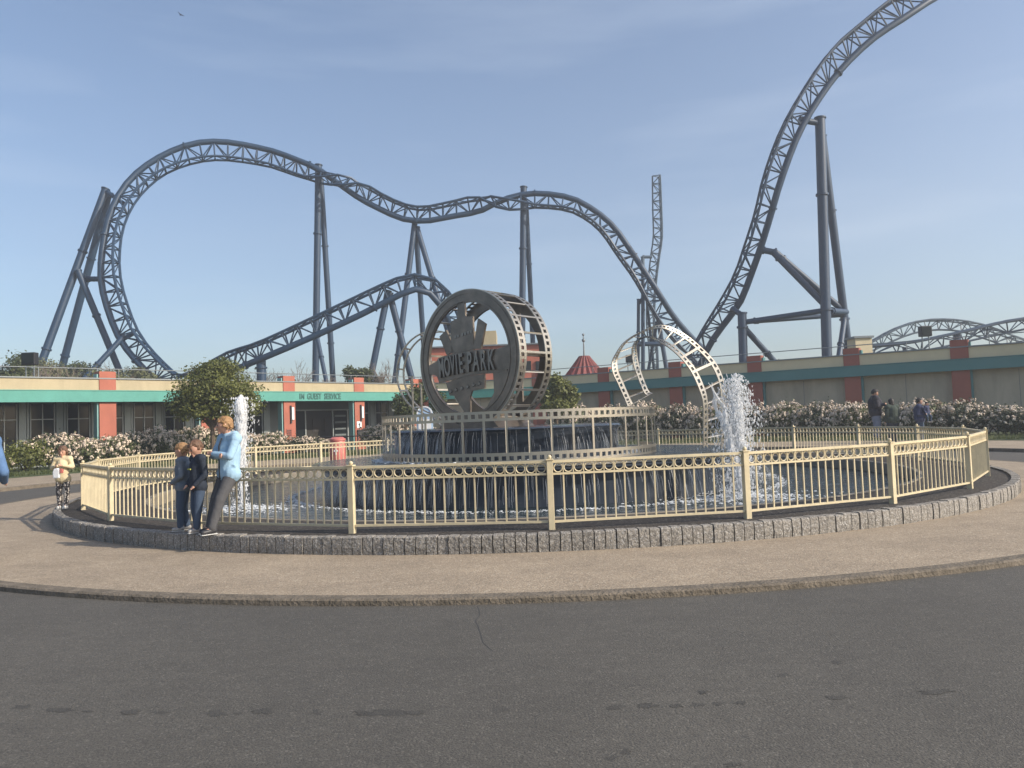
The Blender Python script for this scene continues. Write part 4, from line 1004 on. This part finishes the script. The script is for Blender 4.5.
    # fold ridges
    for k in range(7):
        zz = J['pel'].lerp(J['chest'], rnd.uniform(-.1, 1)); a = rnd.uniform(0, 6.28); q = zz+V(cos(a)*.07*s*b, sin(a)*.07*s*b, 0); capsules(mb, [(q, q+V(rnd.uniform(-.04, .04)*s, 0, rnd.uniform(-.03, .03)*s), .022*s, .014*s)])
    top = remesh(mb, 'top', shirt, e, vox, 3)
    if hood:
        mb = MB(); mb.poly([J['neck']+V(0, -.055*s, -.03*s), J['chest']+V(0, -.097*s*b, .03*s), J['chest']+V(0, -.098*s*b, -.06*s), J['pel']+V(0, -.086*s, .03*s), J['pel']+V(0, -.082*s, -.05*s)], .006*s, 6); mb.build('zip', M['black'], top)
    if stripe:
        mb = MB(); c = J['chest']+V(0, -.096*s*b, -.03*s); mb.box(c, (.07*s, .012, .014*s)); mb.build('chest_print', stripe, top)
    mb = MB()
    capsules(mb, [(J['hiL'], J['hiR'], .066*s*b, .066*s*b), (J['pel']+V(0, 0, .02*s), (J['hiL']+J['hiR'])/2, .074*s*b, .07*s*b)])
    for S in 'LR': capsules(mb, [(J['hi'+S], J['kn'+S], .062*s*b, .045*s*b), (J['kn'+S], J['an'+S]+V(0, 0, .012*s), .044*s*b, .036*s*b)])
    for k in range(8):
        S = 'LR'[k % 2]; q = J['kn'+S].lerp(J['an'+S], rnd.uniform(0, .9)); a = rnd.uniform(0, 6.28); q = q+V(cos(a)*.028*s, sin(a)*.028*s, 0); capsules(mb, [(q, q+V(.015*s, 0, .01*s), .013*s, .009*s)])
    remesh(mb, 'trousers', trousers, e, vox, 3)
    for S in 'LR':
        t = pose.get('_toe'+S, V(0, -1, 0)); t = Vector(t); a = J['an'+S]; mb = MB()
        capsules(mb, [(a+V(0, 0, -.012*s)-t*.02*s, a+V(0, 0, -.022*s)+t*.075*s, .028*s, .022*s), (a, a+V(0, 0, -.015*s), .028*s, .028*s)])
        sh = remesh(mb, 'shoe', shoe, e, vox*.9, 2)
        mb = MB(); mb.poly([a+V(0, 0, -.040*s)-t*.04*s, a+V(0, 0, -.040*s)+t*.092*s], [.024*s, .02*s], 10)
        mb.v = [(x, y, a.z-.040*s+(z-(a.z-.040*s))*.25) for x, y, z in mb.v]; mb.build('sole', M['sole'], sh)
    return e

C_bluejk = cloth('light_blue_softshell', (.30, .46, .60)); C_grey = cloth('charcoal_jeans', (.075, .075, .08)); C_denim = cloth('dark_denim', (.045, .07, .115)); C_navy = cloth('navy_jersey', (.02, .028, .045)); C_slate = cloth('slate_blue_sweater', (.12, .15, .19))
C_green = cloth('dark_olive_tshirt', (.035, .05, .04)); C_cream = cloth('cream_top', (.60, .50, .32)); C_dark = cloth('dark_jacket', (.022, .022, .032)); C_blue = cloth('denim_blue_jacket', (.085, .16, .30)); C_pale = cloth('faded_jeans', (.16, .19, .26)); C_purple = cloth('deep_blue_hoodie', (.035, .045, .10))
# patterned leggings
C_patt = bpy.data.materials.new('patterned_leggings'); C_patt.use_nodes = True; t = C_patt.node_tree; b = t.nodes['Principled BSDF']
vo = t.nodes.new('ShaderNodeTexVoronoi'); vo.inputs['Scale'].default_value = 32; tcn = t.nodes.new('ShaderNodeTexCoord'); cr = t.nodes.new('ShaderNodeValToRGB')
cr.color_ramp.elements[0].position = .38; cr.color_ramp.elements[0].color = (.55, .5, .44, 1); cr.color_ramp.elements[1].position = .5; cr.color_ramp.elements[1].color = (.07, .06, .06, 1)
t.links.new(tcn.outputs['Object'], vo.inputs['Vector']); t.links.new(vo.outputs['Distance'], cr.inputs[0]); t.links.new(cr.outputs[0], b.inputs['Base Color']); b.inputs['Roughness'].default_value = .9

KZ = .215
def onring(px_, py_, R_=9.13):
    """point on the kerb top for a pixel"""
    q = G(px_, py_, KZ); v = Vector((q.x-CX, q.y-CY)); v = v.normalized()*R_; return (CX+v.x, CY+v.y, KZ)
# tall boy leaning on the rail, arms folded
B1 = onring(228, 531, 9.08)
fdir = Vector((-.55, -.83)); rz = atan2(fdir.y, fdir.x)+pi/2
person((B1[0], B1[1], KZ), rz-.12, 1.40,
       {'pel': (0, .12, .50), 'chest': (0, .13, .70), 'neck': (0, .115, .825), 'head': (0, .09, .905), 'shL': (.105, .13, .785), 'shR': (-.105, .13, .785),
        'elL': (.135, .055, .64), 'elR': (-.135, .06, .645), 'haL': (-.03, .0, .665), 'haR': (.045, .015, .65),
        'hiL': (.05, .12, .49), 'hiR': (-.05, .12, .49), 'knL': (.06, .0, .28), 'knR': (-.05, .02, .275), 'anL': (.05, -.07, .045), 'anR': (-.055, -.03, .045), '_look': (-.55, -1, -.12), '_hem': .06},
       C_bluejk, C_grey, M['shoe_dark'], M['hair_blond'], 'tall blond boy in light blue jacket leaning back on the railing with folded arms', hood=True)
B2 = onring(217, 530, 9.06)
person((B2[0]-.06, B2[1], KZ), rz-.2, 1.10,
       {'head': (0, -.02, .915), 'neck': (0, .0, .835), 'anL': (.055, -.05, .05), 'anR': (-.055, .0, .05), 'knL': (.06, -.03, .28), '_look': (.1, -1, -.5), 'haL': (.10, -.08, .52), 'haR': (-.10, -.08, .52), '_hem': .1},
       C_navy, C_denim, M['shoe'], M['hair_brown'], 'small boy in dark shirt and jeans looking down, between the other two boys', child=True, stripe=mat('yellow_print', (.35, .36, .06), .8))
B3 = onring(196, 529, 9.04)
person((B3[0], B3[1], KZ), rz-.9, 1.06,
       {'anL': (.055, -.02, .05), 'anR': (-.055, .02, .05), '_look': (-.25, -1, -.2), 'haL': (.08, -.10, .56), 'haR': (-.08, -.10, .56), 'elL': (.14, .03, .64), '_hem': .05},
       C_slate, C_denim, M['shoe'], M['hair_blond'], 'smallest boy in slate blue sweater and jeans, leftmost of the three on the kerb', child=True)
B4 = onring(72, 508, 9.05)
gl = person((B4[0], B4[1], KZ), radians(5), 1.04,
       {'elL': (.16, -.02, .66), 'elR': (-.16, -.02, .66), 'haL': (.05, -.12, .70), 'haR': (-.06, -.12, .69), '_look': (.1, -1, -.35), 'anL': (.05, -.02, .05), 'anR': (-.05, 0, .05), '_hem': .2},
       C_cream, C_patt, M['sole'], M['hair_brown'], 'small girl in cream top and patterned trousers standing at the left fence corner', hairlen=.9, child=True)
bg_ = empty('toy_bag', (B4[0]+.0, B4[1]-.19, KZ+.52), 0, 'little pale bag with red trim held by the girl at the left corner', 'bag')
mb = MB(); mb.prism([(-.05, 0), (.05, .0), (.06, .13), (.03, .17), (-.04, .16), (-.06, .1)], -.02, .03); mb.build('pouch', M['white'], bg_, bevel=.015)
mb = MB(); mb.prism([(.062, .09), (.10, .08), (.11, .15), (.06, .16)], -.02, .03); mb.build('trim', M['red'], bg_, bevel=.008)
# adult cut off by the left edge
q = P(-22, 470, 8.6)
person((q.x, 8.6, .03), radians(175), 1.70, {'elL': (.20, .02, .62), 'haL': (.13, -.12, .50), 'elR': (-.215, .05, .60), 'haR': (-.08, -.13, .53)}, C_blue, C_denim, M['shoe'], M['hair_brown'], 'adult in blue jacket, only an elbow showing at the left edge', vox=.015)
# group at the right beyond the far railing
def far(px_, pyh, Y, H): 
    a = P(px_, pyh, Y); return (a.x, Y, max(.1, a.z-H))
person(far(874, 389, 29.0, 1.84), radians(75), 1.84, {'elL': (.15, -.02, .64), 'elR': (-.15, -.02, .64), 'haL': (.05, -.16, .68), 'haR': (-.05, -.16, .68), '_look': (0, -1, -.45)}, C_dark, C_pale, M['shoe_dark'], M['hair_dark'], 'bearded tall man in dark jacket looking down at his hands beyond the railing', vox=.018, bulk=1.45)
person(far(891, 398.5, 28.6, 1.62), radians(190), 1.62, {}, C_green, C_navy, M['shoe_dark'], M['hair_dark'], 'person with dark hair and dark top beside the tall man, back turned', hairlen=1.3, vox=.018, bulk=1.4)
person(far(918.5, 399.5, 28.3, 1.62), radians(60), 1.62, {'haL': (.04, -.15, .62), 'haR': (-.02, -.17, .60), 'elL': (.15, -.02, .62)}, C_purple, C_denim, M['shoe_dark'], M['hair_dark'], 'woman with tied dark hair in blue top holding a toddler', vox=.018, bulk=1.35)
a = P(927, 402, 28.0)
person((a.x, 28.05, a.z-.80), radians(20), .80, {'anL': (.08, -.1, .12), 'anR': (-.08, -.1, .12), 'knL': (.12, -.12, .32), 'knR': (-.12, -.12, .32)}, C_purple, C_denim, M['shoe'], M['hair_dark'], 'toddler with dark hair carried by the woman in blue', vox=.014, child=True)

# ------------------------------------------------------------------ air
mb = MB(); mb.span(-130, 130, -25, 230, -1.2, 60); hz = mb.build('haze', None); hz['kind'] = 'stuff'
hm = bpy.data.materials.new('haze_air'); hm.use_nodes = True; t = hm.node_tree; t.nodes.remove(t.nodes['Principled BSDF'])
pv = t.nodes.new('ShaderNodeVolumePrincipled'); pv.inputs['Density'].default_value = .0017; pv.inputs['Color'].default_value = (.93, .96, 1, 1); pv.inputs['Anisotropy'].default_value = .2
t.links.new(pv.outputs[0], [n for n in t.nodes if n.type == 'OUTPUT_MATERIAL'][0].inputs['Volume']); hz.data.materials.append(hm)
